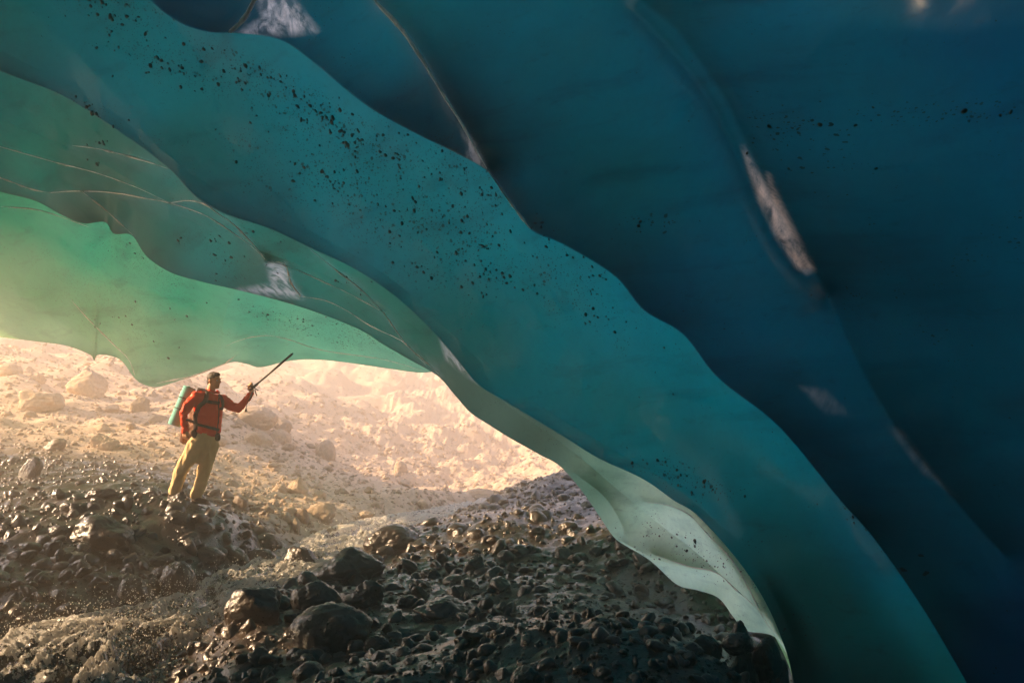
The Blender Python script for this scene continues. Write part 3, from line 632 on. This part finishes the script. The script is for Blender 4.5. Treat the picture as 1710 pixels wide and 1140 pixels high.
# single stones, the larger ones
protos = [rock_mesh(4, 900+k, **sty['rarfpa'[k % 6]]) for k in range(12)]
for me in protos: me.name = 'stone_shape'
px, py, pp, dd = sample_ground(9000, (-20, 1290), (600, 1135))
sd, swz, shw = stream_near(pp[:, 0], pp[:, 1])
keep = ~on_hero(px, py) & (sd > shw*0.9) & ~((px > 1040) & (py < 1010-(1040-px)*0.0) & (px-1040 > (py-900)*1.2))
px, py, pp, dd = px[keep], py[keep], pp[keep], dd[keep]
chosen = []
for i in range(len(px)):
    s = random.uniform(15, 44) * (1.3 if px[i] < 560 and py[i] > 850 else 1.0) * (1.0 if py[i] > 840 else 0.72)
    if pp[i, 1] > 26: continue
    if all(math.hypot(px[i]-q[0], (py[i]-q[1])*1.4) > (s+q[2])*0.75 for q in chosen):
        chosen.append((px[i], py[i], s, i))
    if len(chosen) >= 235: break
side_words = ['right of', 'below', 'left of', 'above']
seen_labels = {}
for a, b, s, i in chosen:
    o = link(bpy.data.objects.new('stone', random.choice(protos)))
    d = dd[i]; w = s*d/FPX/2
    o.location = pp[i] + np.array([0, 0, w*0.12]); flat = random.uniform(.5, .85)
    o.scale = (w, w*random.uniform(.7, 1), w*flat); o.rotation_euler = (R(random.uniform(-18, 18)), R(random.uniform(-18, 18)), random.uniform(0, 6.28))
    q = np.hypot(hp[:, 0]-a, hp[:, 1]-b); j = int(q.argmin())
    ang = math.degrees(math.atan2(b-hp[j, 1], a-hp[j, 0])) % 360
    side = side_words[int(((ang+45) % 360)//90)]
    size = 'large' if s > 34 else ('mid-size' if s > 23 else 'small')
    tone = 'dark wet' if pp[i, 1] < 13.5 else 'pale dry'
    base = f'{size} {tone} stone {side} the {hero_pts[j][4]}'
    c = seen_labels.get(base, 0); seen_labels[base] = c+1
    if c: base += [', next one along', ', a little further off', ', another step away', ', beyond the others', ', at the outer end', ', flatter one behind the rest', ', tilted one behind the rest', ', half hidden one', ', half buried one'][min(c-1, 8)]
    tag(o, base, 'stone', 'loose stones lying around the boulders')
# the countless rest: pebbles and rubble, joined
def rubble(name, n, xr, yr, smin, smax, sub, label, avoid_water=True, dmax=60, power=2.2, dmin=0):
    px, py, pp, dd = sample_ground(n, xr, yr)
    sd, swz, shw = stream_near(pp[:, 0], pp[:, 1])
    m = (dd < dmax) & (dd > dmin)
    if avoid_water: m &= sd > shw*0.8
    px, py, pp, dd = px[m], py[m], pp[m], dd[m]; n = len(px)
    u = rng.random(n); s = smin + (smax-smin)*u**power
    w = s*dd/FPX/2; w = np.minimum(w, 0.25)
    sh = [rock_shape(sub, 300+k, planes=8, rough=.22, round_=.22 if k % 2 else -.15)[0] for k in range(10)]; f = ICO[sub][1]; nv = len(sh[0])
    V = np.empty((n, nv, 3), np.float32)
    ax = rng.normal(size=(n, 3)); ax[:, 2] += 1.5; ax /= np.linalg.norm(ax, axis=1)[:, None]
    th = rng.uniform(0, 6.28, n); K = np.zeros((n, 3, 3))
    K[:, 0, 1] = -ax[:, 2]; K[:, 0, 2] = ax[:, 1]; K[:, 1, 0] = ax[:, 2]; K[:, 1, 2] = -ax[:, 0]; K[:, 2, 0] = -ax[:, 1]; K[:, 2, 1] = ax[:, 0]
    Rm = np.eye(3)[None] + np.sin(th)[:, None, None]*K + (1-np.cos(th))[:, None, None]*(K@K)
    sc3 = np.stack([np.ones(n), rng.uniform(.6, 1, n), rng.uniform(.4, .75, n)], 1)*w[:, None]
    for k in range(10):
        m = np.arange(n) % 10 == k
        V[m] = np.einsum('nij,nvj->nvi', Rm[m], sh[k][None]*sc3[m][:, None])
    V += pp[:, None, :].astype(np.float32); V[:, :, 2] += (w*0.15)[:, None]
    F = (f[None] + (np.arange(n)*nv)[:, None, None]).reshape(-1, 3)
    o = mesh_obj(name, V.reshape(-1, 3), F, M_rock); tag(o, label, kind='stuff'); return o
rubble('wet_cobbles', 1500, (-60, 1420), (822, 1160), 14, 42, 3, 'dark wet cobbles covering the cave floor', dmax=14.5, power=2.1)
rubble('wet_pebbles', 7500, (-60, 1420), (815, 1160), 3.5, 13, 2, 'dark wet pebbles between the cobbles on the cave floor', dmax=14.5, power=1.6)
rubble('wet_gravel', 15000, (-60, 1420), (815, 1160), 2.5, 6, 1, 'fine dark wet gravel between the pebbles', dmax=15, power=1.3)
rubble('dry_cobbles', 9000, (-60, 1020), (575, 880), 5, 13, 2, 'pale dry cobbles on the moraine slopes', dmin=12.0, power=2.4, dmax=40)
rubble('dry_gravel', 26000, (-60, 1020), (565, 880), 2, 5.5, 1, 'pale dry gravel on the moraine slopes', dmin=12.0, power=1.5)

# ------------------------------------------------------------ stream
t = NT('white_water'); v = t.pos()
foam_at = t.new('ShaderNodeAttribute', _attribute_name='foam').outputs['Fac']
fo = t.map(t.math('ADD', foam_at, t.map(t.math('ADD', t.math('MULTIPLY', t.noise(v, 34, 6, 0.7), 0.6), t.math('MULTIPLY', t.noise(v, 8, 4, 0.6), 0.4)), 0.36, 0.64, -0.85, 0.85)), 0.25, 0.50, 0, 1, 'SMOOTHSTEP')
wb = t.new('ShaderNodeBsdfPrincipled'); wb.inputs['Base Color'].default_value = (0.038, 0.030, 0.020, 1); wb.inputs['Roughness'].default_value = 0.07; wb.inputs['IOR'].default_value = 1.33; wb.inputs['Specular IOR Level'].default_value = 0.9
t.set(wb.inputs['Normal'], t.bump(t.noise(v, 16, 4), 0.5, 0.03))
fd = t.new('ShaderNodeBsdfPrincipled'); fd.inputs['Base Color'].default_value = (0.97, 0.94, 0.88, 1); fd.inputs['Roughness'].default_value = 0.14
t.set(fd.inputs['Normal'], t.bump(t.noise(v, 30, 6, .75), 1.0, 0.06))
ft = t.new('ShaderNodeBsdfTranslucent'); ft.inputs['Color'].default_value = (0.97, 0.92, 0.84, 1)
m1 = t.new('ShaderNodeMixShader'); m1.inputs[0].default_value = 0.4; t.set(m1.inputs[1], fd.outputs[0]); t.set(m1.inputs[2], ft.outputs[0])
m2 = t.new('ShaderNodeMixShader'); t.set(m2.inputs[0], fo); t.set(m2.inputs[1], wb.outputs[0]); t.set(m2.inputs[2], m1.outputs[0])
M_water = t.done(m2.outputs[0])
ns, nw = 1300, 120
ss = np.stack([np.interp(np.linspace(0, 1, ns), np.linspace(0, 1, len(st)), st[:, c]) for c in range(4)], 1)
tg = np.gradient(ss[:, :2], axis=0); tg /= np.linalg.norm(tg, axis=1)[:, None]; nrm = np.stack([-tg[:, 1], tg[:, 0]], 1)
wv = np.linspace(-1, 1, nw)
half = ss[:, 3]/2*1.35
WX = ss[:, 0, None] + nrm[:, 0, None]*wv[None]*half[:, None]; WY = ss[:, 1, None] + nrm[:, 1, None]*wv[None]*half[:, None]
al = np.cumsum(np.concatenate([[0], np.linalg.norm(np.diff(ss[:, :2], axis=0), axis=1)]))
q = np.stack([np.broadcast_to(al[:, None]*1.0, WX.shape), wv[None]*half[:, None]*2.4, np.zeros_like(WX)], -1)
q = q + 0.35*np.stack([fbm(q*1.3, 2), fbm(q*1.3+40, 2), 0*WX], -1)
n1 = 1-np.abs(fbm(q*1.5, 3)); n2 = 1-np.abs(fbm(q*4.5+7, 3)); n3 = fbm(q*13+3, 3)
rapid = 0.55 + 0.45*smooth(ss[:, 1], 8.5, 6.5)[:, None]
n4 = 1-np.abs(fbm(q*11+21, 3))
n5 = 1-np.abs(fbm(q*13+31, 3))
amp = rapid*(0.16*n1 + 0.065*n2 + 0.075*n5*smooth(n1, .35, .8) + 0.010*n3)
WZ = ss[:, 2, None] + amp - 0.12 - 0.10*np.abs(wv[None])**4
water = mesh_obj('stream_water', np.stack([WX, WY, WZ], -1).reshape(-1, 3), grid_faces(ns, nw)[:, ::-1], M_water)
fo_v = smooth(n1*0.45 + n2*0.35 + 0.25*n4, 0.50, 0.92)*1.0 + 0.15*fbm(q*0.5+3, 2) + 0.30*smooth(ss[:, 1], 9, 12)[:, None]
fa = water.data.attributes.new('foam', 'FLOAT', 'POINT'); fa.data.foreach_set('value', fo_v.astype(np.float32).ravel())
tag(water, 'foaming glacier stream tumbling between dark boulders', kind='structure')
# flying drops over the rapids
t = NT('water_drops'); b = t.new('ShaderNodeBsdfPrincipled'); b.inputs['Base Color'].default_value = (.85, .82, .76, 1); b.inputs['Roughness'].default_value = .12
tr = t.new('ShaderNodeBsdfTranslucent'); tr.inputs['Color'].default_value = (.9, .86, .8, 1); ms = t.new('ShaderNodeMixShader'); ms.inputs[0].default_value = .5
t.set(ms.inputs[1], b.outputs[0]); t.set(ms.inputs[2], tr.outputs[0]); M_drop = t.done(ms.outputs[0])
cent = [(400,990,8.6,.35,260),(300,1010,7.9,.45,380),(210,1050,7.2,.5,520),(120,1060,6.9,.5,420),(60,1070,6.6,.5,300),(540,925,11,.3,160),(460,960,9.6,.3,160),(600,890,13,.4,160),(250,1100,6.6,.4,200),(760,850,17,.5,60)]
v0, f0 = ICO[1]; VV = []; FF = []; c = 0
for a, b_, d, sp, n in cent:
    o_ = P(a, b_, d)
    for k in range(int(n*1.7)):
        h = abs(rng.normal(0, .14)); r = rng.uniform(.0015, .0060)*(1.3 if rng.random() < .15 else 1)*d/9
        pt = o_ + np.array([rng.normal(0, sp), rng.normal(0, sp), h]); 
        VV.append(v0*np.array([r, r, r*rng.uniform(.9, 1.8)]) + pt); FF.append(f0 + c); c += len(v0)
o = mesh_obj('water_spray', np.vstack(VV), np.vstack(FF), M_drop); tag(o, 'drops of spray flying above the rapids', kind='stuff')

# ------------------------------------------------------------ the hiker
M_skin = simple_mat('skin', (0.72, 0.34, 0.16), 0.5, 0.10, 12, .1, .002)
M_hair = simple_mat('dark_brown_hair', (0.035, 0.018, 0.010), 0.55, 0.4, 60, .6, .006)
M_red = simple_mat('red_shell_fabric', (1.0, 0.060, 0.004), 0.6, 0.05, 9, .25, .006, spec=.2)
M_tan = simple_mat('tan_cotton', (0.72, 0.53, 0.27), 0.85, 0.10, 10, .3, .006)
M_strap = simple_mat('dark_webbing', (0.045, 0.028, 0.020), 0.8, 0.2, 60, .4, .003)
M_pack = simple_mat('brown_pack_cloth', (0.20, 0.085, 0.045), 0.8, 0.2, 25, .4, .005)
M_mat = simple_mat('turquoise_foam', (0.20, 0.56, 0.50), 0.8, 0.06, 30, .3, .002)
M_boot = simple_mat('brown_leather', (0.06, 0.035, 0.02), 0.6, 0.3, 30, .3, .003)
M_pole = simple_mat('dark_metal', (0.05, 0.045, 0.035), 0.4, 0.2, 30, .1, .001, metal=0.3)
M_eye = simple_mat('eye_white', (0.6, 0.55, 0.5), 0.2, 0.05); M_iris = simple_mat('eye_iris', (0.02, 0.012, 0.008), 0.15, 0.05)
hbase = P(322, 840, 11.0); hbase[2] = float(gh(hbase[0], hbase[1])) + 0.03
def L(cx, cy, y=0.0): return np.array([(cx-334)*.002103, y, (1054-cy)*.002103])
def chain(pts, k=3.0):
    """spheres along a tapering path: [(p, r), ...]"""
    out = []
    for (a, ra), (b, rb) in zip(pts[:-1], pts[1:]):
        a, b = np.array(a), np.array(b); n = max(2, int(np.linalg.norm(b-a)/(min(ra, rb)/k)))
        for i in range(n+1):
            t_ = i/n; out.append((a+(b-a)*t_, (ra+(rb-ra)*t_,)*3, 0))
    return out
def blob(name, prims, voxel, mat, parent, iters=6, fold=0.0, fscale=(14, 14, 5), cut=None):
    v0, f0 = ICO[2]; VV = []; FF = []; c = 0
    for p, r, rz in prims:
        w = v0*np.array(r)
        if rz: cs, sn = math.cos(rz), math.sin(rz); w = np.stack([w[:, 0]*cs-w[:, 1]*sn, w[:, 0]*sn+w[:, 1]*cs, w[:, 2]], 1)
        VV.append(w + np.array(p)); FF.append(f0+c); c += len(v0)
    o = mesh_obj(name, np.vstack(VV), np.vstack(FF), mat)
    m = o.modifiers.new('remesh', 'REMESH'); m.mode = 'VOXEL'; m.voxel_size = voxel; m.use_smooth_shade = True
    s = o.modifiers.new('smooth', 'SMOOTH'); s.factor = .5; s.iterations = iters
    dg = bpy.context.evaluated_depsgraph_get(); me = bpy.data.meshes.new_from_object(o.evaluated_get(dg))
    o.modifiers.clear(); old = o.data; o.data = me; bpy.data.meshes.remove(old); me.name = name
    if not me.materials: me.materials.append(mat)
    if fold:
        n = len(me.vertices); co = np.empty(n*3, np.float32); no = np.empty(n*3, np.float32)
        me.vertices.foreach_get('co', co); me.vertices.foreach_get('normal', no); co = co.reshape(-1, 3); no = no.reshape(-1, 3)
        fz = fbm(co*np.array(fscale), 3); co = co + no*(fold*(-np.abs(fz)*1.6+0.45))[:, None]
        me.vertices.foreach_set('co', co.astype(np.float32).ravel())
    me.polygons.foreach_set('use_smooth', np.ones(len(me.polygons), bool)); me.update()
    o.parent = parent
    return o
person = link(bpy.data.objects.new('person', None)); person.location = hbase
tag(person, 'hiker in red jacket and tan trousers raising a pole with his left arm', 'person')
shR, shL = L(338, 362, -.15), L(478, 385, .13); elR, wrR = L(290, 478, -.24), L(298, 590, -.20)
elL, wrL = L(590, 440, .10), L(690, 326, .02)
hipR, hipL = L(335, 670, -.07), L(432, 670, .08); knR, anR = L(262, 850, -.10), L(208, 1000, -.04); knL, anL = L(405, 850, .05), L(338, 1020, .10)
# body: one skin surface with head, neck, arms, hands and legs
H = L(437, 258, .01)
body = []
FW = np.array([.93, -.36, 0]); RT = np.array([-.36, -.93, 0]); ZZ = np.array([0, 0, 1.])
def hd(f, r, z): return H + FW*f + RT*r + ZZ*z
hrz = math.atan2(FW[1], FW[0])
body += [(hd(-.012, 0, .028), (.096, .074, .092), hrz), (hd(.022, 0, -.03), (.068, .060, .085), hrz), (hd(.05, 0, -.088), (.034, .036, .028), hrz), (hd(.028, 0, -.078), (.05, .05, .03), hrz)]
body += chain([(hd(.088, 0, .018), .011), (hd(.108, 0, -.022), .014), (hd(.093, 0, -.030), .012)])                    # nose
body += [(hd(.078, 0, .03), (.022, .048, .012), hrz), (hd(.083, 0, -.056), (.012, .024, .007), hrz), (hd(.080, 0, -.068), (.012, .021, .008), hrz)]   # brow, lips
for s in (-1, 1): body += [(hd(-.012, .073*s, -.005), (.022, .010, .034), hrz+.3*s), (hd(.055, .036*s, -.02), (.022, .018, .02), hrz)]   # ears, cheeks
body += chain([(L(425, 290, .0), .056), (L(412, 345, .0), .062), (L(402, 400, 0), .085), (L(400, 500, 0), .095), (L(395, 640, 0), .10)])
body += chain([(L(405, 380, 0), .07), (shR, .05), (elR, .036), (wrR, .029)]) + chain([(L(405, 380, 0), .07), (shL, .05), (elL, .036), (L(660, 372, .05), .034), (wrL, .029)])
body += chain([(L(395, 640, 0), .09), (hipR, .08), (knR, .052), (anR, .042)]) + chain([(L(395, 640, 0), .09), (hipL, .08), (knL, .052), (anL, .042)])
# right hand, hanging, loosely curled
def hand(wr, along, side, palm_n, curl, grip=0.0):
    along, side, pn = (np.array(q)/np.linalg.norm(q) for q in (along, side, palm_n)); out = []
    for k, (w, ln) in enumerate([(-.030, .066), (-.010, .076), (.011, .072), (.030, .058)]):
        k0 = wr + along*.088 + side*w; p = wr + along*.015 + side*w*.6; out += chain([(p, .020), (k0, .0155)])
        a = 0.0; q = k0
        for j, fr in enumerate((.45, .32, .23)):
            a += curl[j]; dr = along*math.cos(a) + pn*math.sin(a); q2 = q + dr*ln*fr*1.15; out += chain([(q, .0118-.0012*j), (q2, .0108-.0012*j)], 2.5); q = q2
    tb = wr + along*.03 - side*.032; t1 = tb + along*.032 - side*.020 + pn*(.012+.02*grip); t2 = t1 + along*.026 + pn*(.012+.02*grip) + side*(.02*grip)
    return out + chain([(wr + along*.02 - side*.015, .018), (tb, .015), (t1, .012), (t2, .010)], 2.5)
body += hand(wrR + np.array([0, -.012, .012]), (.10, -.03, -1), (-.93, .36, 0), (.36, .93, 0), (.45, .8, .7))
PD = L(955, 80, -.02) - L(712, 292, .0); PL = np.linalg.norm(PD); PD /= PL
pgrip = L(713, 291, 0.0)
al_ = np.array([-.35, 0.1, .93]); al_ /= np.linalg.norm(al_)
body += hand(wrL, al_, PD, (.35, -.9, .1), (1.0, 1.2, .9), 1.0)
obody = blob('body', body, .0062, M_skin, person, 5)
for s in (-1, 1):
    e = blob('eye', [(hd(.074, .030*s, .004), (.0125,)*3, 0)], .004, M_eye, person, 1)
    e2 = blob('iris', [(hd(.0835, .030*s, .004), (.0055,)*3, 0)], .0025, M_iris, e, 1)
    blob('eyebrow', chain([(hd(.093, .014*s, .030), .0045), (hd(.082, .048*s, .032), .0035)]), .003, M_hair, person, 1)
hair = [(hd(-.022, 0, .045), (.099, .079, .088), hrz), (hd(-.055, 0, -.005), (.060, .066, .075), hrz), (hd(.030, 0, .088), (.055, .058, .034), hrz)]
hair += [(hd(-.018, .066*s, .035), (.028, .015, .032), hrz) for s in (-1, 1)]
blob('hair', hair, .006, M_hair, person, 3, .0022, (60, 60, 30))
jk = chain([(L(404, 350, 0), .075), (L(402, 385, 0), .125), (L(402, 480, 0), .140), (L(402, 545, 0), .132), (L(408, 588, 0), .135)])
jk += chain([(L(368, 385, -.07), .092), (L(374, 480, -.06), .108), (L(386, 575, -.04), .105)]) + chain([(L(450, 402, .07), .088), (L(444, 500, .05), .100), (L(438, 588, .04), .108)])
jk += chain([(L(385, 370, -.04), .085), (L(345, 368, -.14), .078), (L(308, 430, -.20), .072), (elR, .062), (L(296, 530, -.225), .056), (L(299, 588, -.20), .048)])
jk += chain([(L(425, 385, .05), .090), (shL, .082), (L(540, 425, .12), .068), (elL, .060), (L(645, 393, .06), .053), (L(683, 342, .03), .044)])
jacket = blob('jacket', jk, .009, M_red, person, 4, .011, (7, 7, 11))
blob('collar', chain([(hd(-.07, -.05, -.125), .022), (hd(-.08, .05, -.125), .022), (hd(.0, .075, -.145), .022), (hd(.05, .03, -.165), .02), (hd(.05, -.04, -.165), .02), (hd(0, -.07, -.14), .02)]), .007, M_red, jacket, 3)
blob('cuff', chain([(L(298, 583, -.20), .054), (L(298, 594, -.198), .052)]), .008, M_red, jacket, 2)
tr_ = chain([(L(398, 612, 0), .125), (L(392, 665, 0), .135)]) + chain([(L(370, 650, -.05), .115), (L(345, 690, -.07), .118), (L(310, 770, -.09), .104), (knR, .094), (L(240, 920, -.07), .086), (L(214, 985, -.04), .080)])
tr_ += chain([(L(392, 665, 0), .130), (L(376, 735, 0), .105), (L(366, 775, -.01), .075)])
tr_ += chain([(L(418, 650, .05), .112), (L(424, 690, .08), .110), (L(408, 770, .07), .102), (L(388, 850, .05), .094), (L(366, 935, .07), .086), (L(338, 1010, .09), .082)])
blob('trousers', tr_, .010, M_tan, person, 4, .016, (8, 8, 3))
for an, nm in ((anR, 0), (anL, 1)):
    b_ = chain([(an + np.array([0, 0, .02]), .058), (an + np.array([0, 0, -.05]), .056)]) + chain([(an + np.array([-.02, 0, -.05]), .05), (an + np.array([.10, -.05, -.065]), .045), (an + np.array([.17, -.08, -.07]), .038)])
    blob('boot', b_, .009, M_boot, person, 3)

me = jacket.data; bvh = BVHTree.FromPolygons([v.co[:] for v in me.vertices], [p.vertices[:] for p in me.polygons])
def drape(path, off=.008):
    """a path given on the front view laid on the jacket"""
    c = catmull([(a, b, 0) for a, b in path], 26); out = []
    for a, b, _ in c:
        o_ = L(a, b, -1.0); h = bvh.ray_cast(Vector(o_), Vector((0, 1, 0)))
        out.append([o_[0], (h[0].y if h[0] else np.nan) - off, o_[2]])
    out = np.array(out); y = out[:, 1]; g = np.isfinite(y); out[:, 1] = np.interp(np.arange(len(y)), np.arange(len(y))[g], y[g]) if g.any() else 0
    return out
def ribbon(name, pts, width, thick, mat, parent, updir=None):
    """flat webbing along a path with real thickness"""
    pts = np.asarray(pts); t_ = np.gradient(pts, axis=0); t_ /= np.linalg.norm(t_, axis=1)[:, None]
    up = np.array([0, -1, 0.0]) if updir is None else np.array(updir); s = np.cross(t_, up); s /= np.linalg.norm(s, axis=1)[:, None]; n = np.cross(s, t_)
    w, h = width/2, thick/2; V = []; F = []
    for k in range(len(pts)):
        for a, b in ((-w, -h), (w, -h), (w*1.0, h), (-w, h)): V.append(pts[k] + s[k]*a + n[k]*b)
    for k in range(len(pts)-1):
        for j in range(4): F.append((4*k+j, 4*k+(j+1) % 4, 4*k+4+(j+1) % 4, 4*k+4+j))
    F += [(3, 2, 1, 0), tuple(4*(len(pts)-1)+j for j in range(4))]
    return mesh_obj(name, V, F, mat, parent)
def tube(name, pts, radii, mat, parent, nseg=14):
    pts = np.asarray(pts, float); t_ = np.gradient(pts, axis=0); t_ /= np.linalg.norm(t_, axis=1)[:, None]
    r0 = np.array([.3, .9, .2]); a = np.cross(t_, r0); a /= np.linalg.norm(a, axis=1)[:, None]; b = np.cross(t_, a)
    V = []; F = []; th = np.linspace(0, 2*math.pi, nseg, endpoint=False)
    for k in range(len(pts)):
        for q in th: V.append(pts[k] + (a[k]*math.cos(q) + b[k]*math.sin(q))*radii[k])
    for k in range(len(pts)-1):
        for j in range(nseg): F.append((k*nseg+j, k*nseg+(j+1) % nseg, (k+1)*nseg+(j+1) % nseg, (k+1)*nseg+j))
    F += [tuple(range(nseg))[::-1], tuple((len(pts)-1)*nseg+j for j in range(nseg))]
    return mesh_obj(name, V, F, mat, parent)
for nm, path, wd in (('zip', [(470, 350), (476, 450), (478, 560), (474, 605)], .014),):
    ribbon('zip', drape(path, .002), wd, .004, M_strap, jacket)

# backpack worn by the hiker
pack = link(bpy.data.objects.new('backpack', None)); pack.location = hbase
tag(pack, 'brown hiking backpack worn on the back of the hiker', 'backpack')
pk = chain([(L(300, 385, .20), .10), (L(290, 520, .22), .115), (L(282, 610, .19), .10)]) + chain([(L(322, 345, .13), .065), (L(318, 560, .12), .09)])
pb = blob('bag', pk, .010, M_pack, pack, 4, .012, (8, 8, 10))
blob('side_pocket', chain([(L(252, 600, .03), .055), (L(250, 650, .03), .058)]), .008, M_pack, pack, 4, .008)
ribbon('shoulder_strap', drape([(338, 318), (362, 322), (395, 330), (413, 365), (405, 400), (378, 432), (357, 480), (352, 530), (352, 585)], .012), .055, .014, M_strap, pack)
ribbon('shoulder_strap', drape([(462, 352), (482, 372), (492, 405), (488, 450)], .012), .050, .014, M_strap, pack)
ribbon('chest_strap', drape([(400, 395), (440, 402), (480, 408)], .016), .045, .010, M_strap, pack)
ribbon('waist_belt', drape([(318, 520), (350, 545), (400, 558), (450, 572), (486, 585)], .016), .035, .012, M_strap, pack)
blob('hip_pocket', chain([(L(482, 622, -.02), .038), (L(482, 640, -.02), .040)]) , .007, M_strap, pack, 3)
blob('hip_pad', chain([(L(340, 600, -.12), .040), (L(352, 630, -.12), .044)]), .008, M_strap, pack, 3)
blob('buckle', [(drape([(466, 573), (468, 574)], .024)[0], (.022, .010, .016), 0)], .004, M_pole, pack, 1)

# rolled foam mat tied to the pack
rm = link(bpy.data.objects.new('sleeping_mat', None)); rm.location = hbase
tag(rm, 'rolled turquoise foam mat strapped upright to the backpack', 'sleeping mat')
A0, A1 = L(278, 302, .0), L(197, 556, -.06); ax_ = (A1-A0)/np.linalg.norm(A1-A0)
e1 = np.cross(ax_, [0, 1, 0]); e1 /= np.linalg.norm(e1); e2 = np.cross(ax_, e1)
th = np.linspace(0, 2*math.pi*4.6, 230); rr = .012 + (.086-.012)*(th/th[-1]); thk = .0100
V = []; F = []; nn = len(th)
for end in (A0, A1):
    for k in range(nn):
        for s in (-.5, .5): V.append(end + (e1*math.cos(th[k]) + e2*math.sin(th[k]))*(rr[k]+s*thk))
for k in range(nn-1):
    a = 2*k; b_ = 2*nn+2*k
    F += [(a, a+2, b_+2, b_), (a+1, b_+1, b_+3, a+3), (a, a+1, a+3, a+2), (b_, b_+2, b_+3, b_+1)]
F += [(0, 2*nn, 2*nn+1, 1), (2*nn-2, 2*nn-1, 4*nn-1, 4*nn-2)]
mesh_obj('foam_roll', V, F, M_mat, rm, smooth_=False)
fl = [L(263, 292, .04), L(258, 330, .035), L(247, 400, .03)]
ribbon('loose_flap', catmull(fl, 12), .035, .010, M_mat, rm)
for f_ in (.30, .58):
    c_ = A0 + (A1-A0)*f_; q_ = np.linspace(0, 2*math.pi, 30)
    ring = np.array([c_ + (e1*math.cos(a) + e2*math.sin(a))*.095 for a in q_])
    tube('strap', ring, [.006]*30, M_strap, rm, 8)

# the pole in his raised hand
pole = link(bpy.data.objects.new('trekking_pole', None)); pole.location = hbase
tag(pole, 'dark pole held out in the raised left hand of the hiker', 'trekking pole')
q0 = pgrip - PD*.10; q1 = pgrip + PD*(PL)
tube('shaft', [pgrip, pgrip+PD*PL*.5, pgrip+PD*PL*.97, q1], [.0125, .015, .0165, .015], M_pole, pole)
tube('tip', [q1, q1+PD*.018], [.012, .006], M_pole, pole)
tube('grip', [q0, pgrip - PD*.03, pgrip + PD*.05], [.016, .019, .017], M_strap, pole)
for a, b_ in (((708, 300), (662, 293)), ((712, 305), (742, 324)), ((716, 318), (733, 360))):
    p0, p1 = L(*a, -.03), L(*b_, -.04); tube('prong', [p0, (p0+p1)/2 + np.array([0, 0, -.004]), p1], [.009, .008, .006], M_strap, pole, 8)
s0 = L(700, 335, -.06); s1 = L(676, 405, -.06); s2 = L(668, 438, -.06)
tube('wrist_strap', catmull([s0, L(692, 372, -.07), s1, s2], 14), [.004]*14, M_strap, pole, 8)
tube('wrist_strap', catmull([L(706, 330, -.05), L(697, 365, -.045), L(684, 395, -.06)], 12), [.009]*12, M_strap, pole, 8)
tube('tag', [s2, s2 + np.array([0, 0, -.03]), s2 + np.array([0, 0, -.058])], [.004, .014, .021], M_strap, pole, 8)
# ------------------------------------------------------------ haze
t = NT('warm_mist'); pv = t.new('ShaderNodeVolumePrincipled')
pv.inputs['Color'].default_value = (1.0, 0.84, 0.70, 1); pv.inputs['Density'].default_value = 0.020; pv.inputs['Anisotropy'].default_value = 0.25
t.t.links.new(pv.outputs[0], t.out.inputs['Volume'])
hx = 95.0; z0, z1 = float(GZ.min())-1.0, float(max(GZ.max(), 9.0))+1.0
hv = [(x, y, z) for z in (z0, z1) for y in (-hx, hx) for x in (-hx, hx)]
haze = mesh_obj('haze', hv, [(0,2,3,1),(4,5,7,6),(0,1,5,4),(2,6,7,3),(0,4,6,2),(1,3,7,5)], t.m, smooth_=False)
tag(haze, 'sunlit golden mist filling the cave mouth', kind='stuff')
